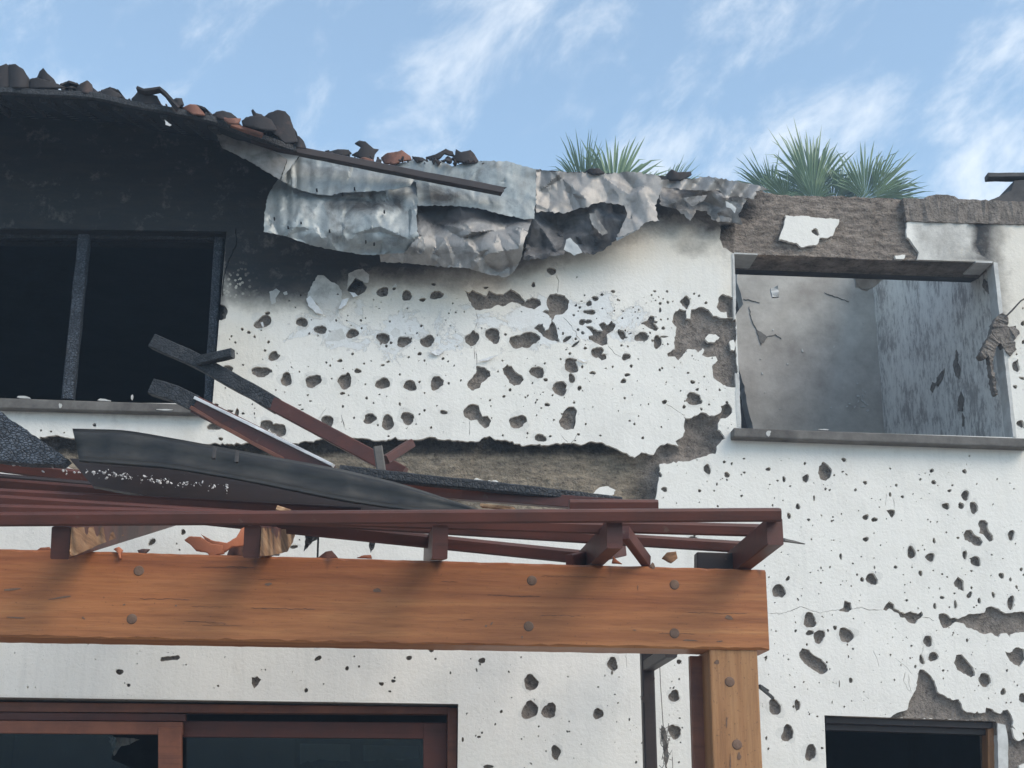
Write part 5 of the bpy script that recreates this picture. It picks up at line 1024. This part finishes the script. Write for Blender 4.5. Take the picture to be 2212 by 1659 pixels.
# wire and tangle beside the post
wr = empty('hanging_wire', P(1432, 1659, -.5), 'thin tangled wire hanging left of the pergola post', 'wire')
bar('wire', [P(1424, 1412, -.5), P(1427, 1480, -.5), P(1432, 1560, -.5), P(1437, 1610, -.5), P(1441, 1720, -.5)], .0035, .0035, M['wire'], wr, up=(0, 1, 0), jit=.1)
for i in range(9):
    c_ = P(1436+rc.uniform(-3, 6), 1570+i*10, -.5); bar('wire_strand', [c_+Vector((rc.uniform(-.03, .03), rc.uniform(-.02, .02), rc.uniform(-.06, .06))) for _ in range(4)], .003, .003, M['wire'], wr, jit=.1)
sheet('rag', [(1429, 1566), (1436, 1572), (1442, 1600), (1444, 1640), (1438, 1660), (1433, 1620), (1428, 1590)], lambda u, v_: -.5+0*u, .02, M['conc'], None, 14, 90, parent=wr)
tag(bar('splinter_stick', [P(1640, 1483, -.3), P(1670, 1508, -.06)], .014, .014, M['char'], jit=.2), 'black splinter sticking out of the wall right of the post', 'splinter')
tag(bar('splinter_stick', [P(1641, 1480, -.3), P(1660, 1492, -.1)], .008, .008, M['char'], jit=.2), 'shorter black splinter above the one right of the post', 'splinter')
# curled flakes of paint on the facade
for uv in (Z('R2', [(325, 1245), (350, 1225), (400, 1290), (435, 1345), (390, 1335), (340, 1290)]), Z('R2', [(535, 1310), (560, 1250), (600, 1240), (585, 1280), (550, 1310)]), Z('R2', [(605, 1200), (640, 1205), (660, 1225), (630, 1235)]), Z('R2', [(1130, 1590), (1180, 1570), (1215, 1580), (1170, 1612)]), Z('R2', [(30, 1400), (45, 1395), (52, 1425), (38, 1425)]), Z('R6', [(880, 20), (930, 35), (985, 20), (940, 58)]), Z('R6', [(1185, 95), (1260, 70), (1330, 50), (1260, 90)]), Z('R6', [(1840, 75), (1900, 90), (1925, 80), (1880, 100)])):
    sheet('paint_flake', uv, lambda u, v_: -.016+0*u, .010, M['white'], None, 18, int(uv[0][0]), parent=house, edge=.6)

# ------------------------------------------------------------------ palms behind the house
def palm(uc, vc, Y, fronds, label, seed):
    rn = random.Random(seed); hub = P(uc, vc, Y); root = empty('palm_tree', (hub.x, hub.y, 0), label, 'palm tree', 'fan palms behind the house')
    bar('trunk', [Vector((hub.x+.25, hub.y+.2, 0)), Vector((hub.x+.1, hub.y+.1, hub.z*.5)), hub], .34, .34, M['trunk'], root, up=(0, 1, 0), jit=.05, ch=.3, seg=.3)
    pxm = FPX*.93/(Y+7)
    for (u, v_, rV, ang, spread, tilt) in fronds:
        b_ = P(u, v_, Y+rn.uniform(-.3, .3)); Rm = rV*1.42/pxm; n_ = rn.randint(30, 38); V, F = [], []
        d0 = Vector((math.sin(rad(ang)), 0, math.cos(rad(ang)))); sd0 = Vector((math.cos(rad(ang)), 0, -math.sin(rad(ang)))); nrm = Vector((0, -1, 0))
        rot = Matrix.Rotation(rad(tilt), 3, sd0); rot2 = Matrix.Rotation(rad(rn.uniform(-25, 25)), 3, d0)
        for i in range(n_):
            a_ = rad(-spread+2*spread*(i+.5)/n_+rn.uniform(-1.5, 1.5)); da = rad(spread/n_)*1.15
            L_ = Rm*(1-.22*abs(a_/rad(spread))**1.5)*rn.uniform(.74, 1.08); dr = rn.uniform(.0, .28)**1.3*L_*(1+1.5*abs(a_))
            def pt(r, off, drop=0.0, lift=0.0):
                q = d0*(math.cos(a_+off)*r)+sd0*(math.sin(a_+off)*r); q = rot2 @ (rot @ q)+nrm*lift; return b_+q-Vector((0, 0, drop))
            s_ = len(V); k = (-1)**i*.02
            V += [pt(.04, 0), pt(L_*.5, -da, 0, k), pt(L_*.5, da, 0, -k), pt(L_*.78, -da*.42, dr*.3), pt(L_*.78, da*.42, dr*.3), pt(L_, 0, dr)]
            F += [(s_, s_+1, s_+2), (s_+1, s_+3, s_+4, s_+2), (s_+3, s_+5, s_+4)]
        fr = mesh('frond', V, F, M['leaf'], root)
        bar('petiole', [hub, b_], .035, .02, M['leaf'], fr)
palm(1318, 452, 13.5, [(1208, 420, 62, -32, 55, -20), (1262, 418, 112, -8, 34, 10), (1325, 425, 128, 6, 62, 0), (1245, 430, 60, -60, 50, 30), (1440, 428, 82, 38, 40, 10), (1425, 420, 62, 10, 40, -20), (1150, 410, 40, -55, 30, 0), (1380, 430, 60, 60, 60, 40), (1300, 440, 62, -10, 95, 20), (1360, 440, 50, 20, 90, 20)], 'fan palm rising behind the parapet, left of two', 3)
palm(1770, 462, 13.5, [(1668, 425, 92, -34, 48, 0), (1700, 432, 70, -60, 60, 30), (1755, 428, 148, -4, 42, 0), (1760, 420, 105, -10, 75, 10), (1812, 425, 92, 22, 38, -15), (1868, 430, 100, 8, 80, 10), (1885, 428, 112, 42, 46, 0), (1900, 435, 85, 75, 40, 20), (1650, 440, 70, -80, 40, 10), (1700, 440, 52, -20, 95, 10), (1800, 440, 62, 10, 100, 15), (1850, 445, 52, 0, 90, 10), (1760, 440, 62, -10, 90, 10)], 'fan palm rising behind the parapet, right of two with the tallest fan', 8)

# ------------------------------------------------------------------ thin smoke in the air
hz = bpy.data.materials.new('thin_smoke'); hz.use_nodes = True; t = hz.node_tree; t.nodes.remove(t.nodes['Principled BSDF'])
pv = t.nodes.new('ShaderNodeVolumePrincipled'); pv.inputs['Color'].default_value = (.60, .79, 1.0, 1); pv.inputs['Density'].default_value = .006; pv.inputs['Anisotropy'].default_value = .2
t.links.new(pv.outputs[0], t.nodes['Material Output'].inputs['Volume'])
tag(box('haze', -1700, 1700, -1700, 1700, -1.2, 14.5, hz), kind='stuff')
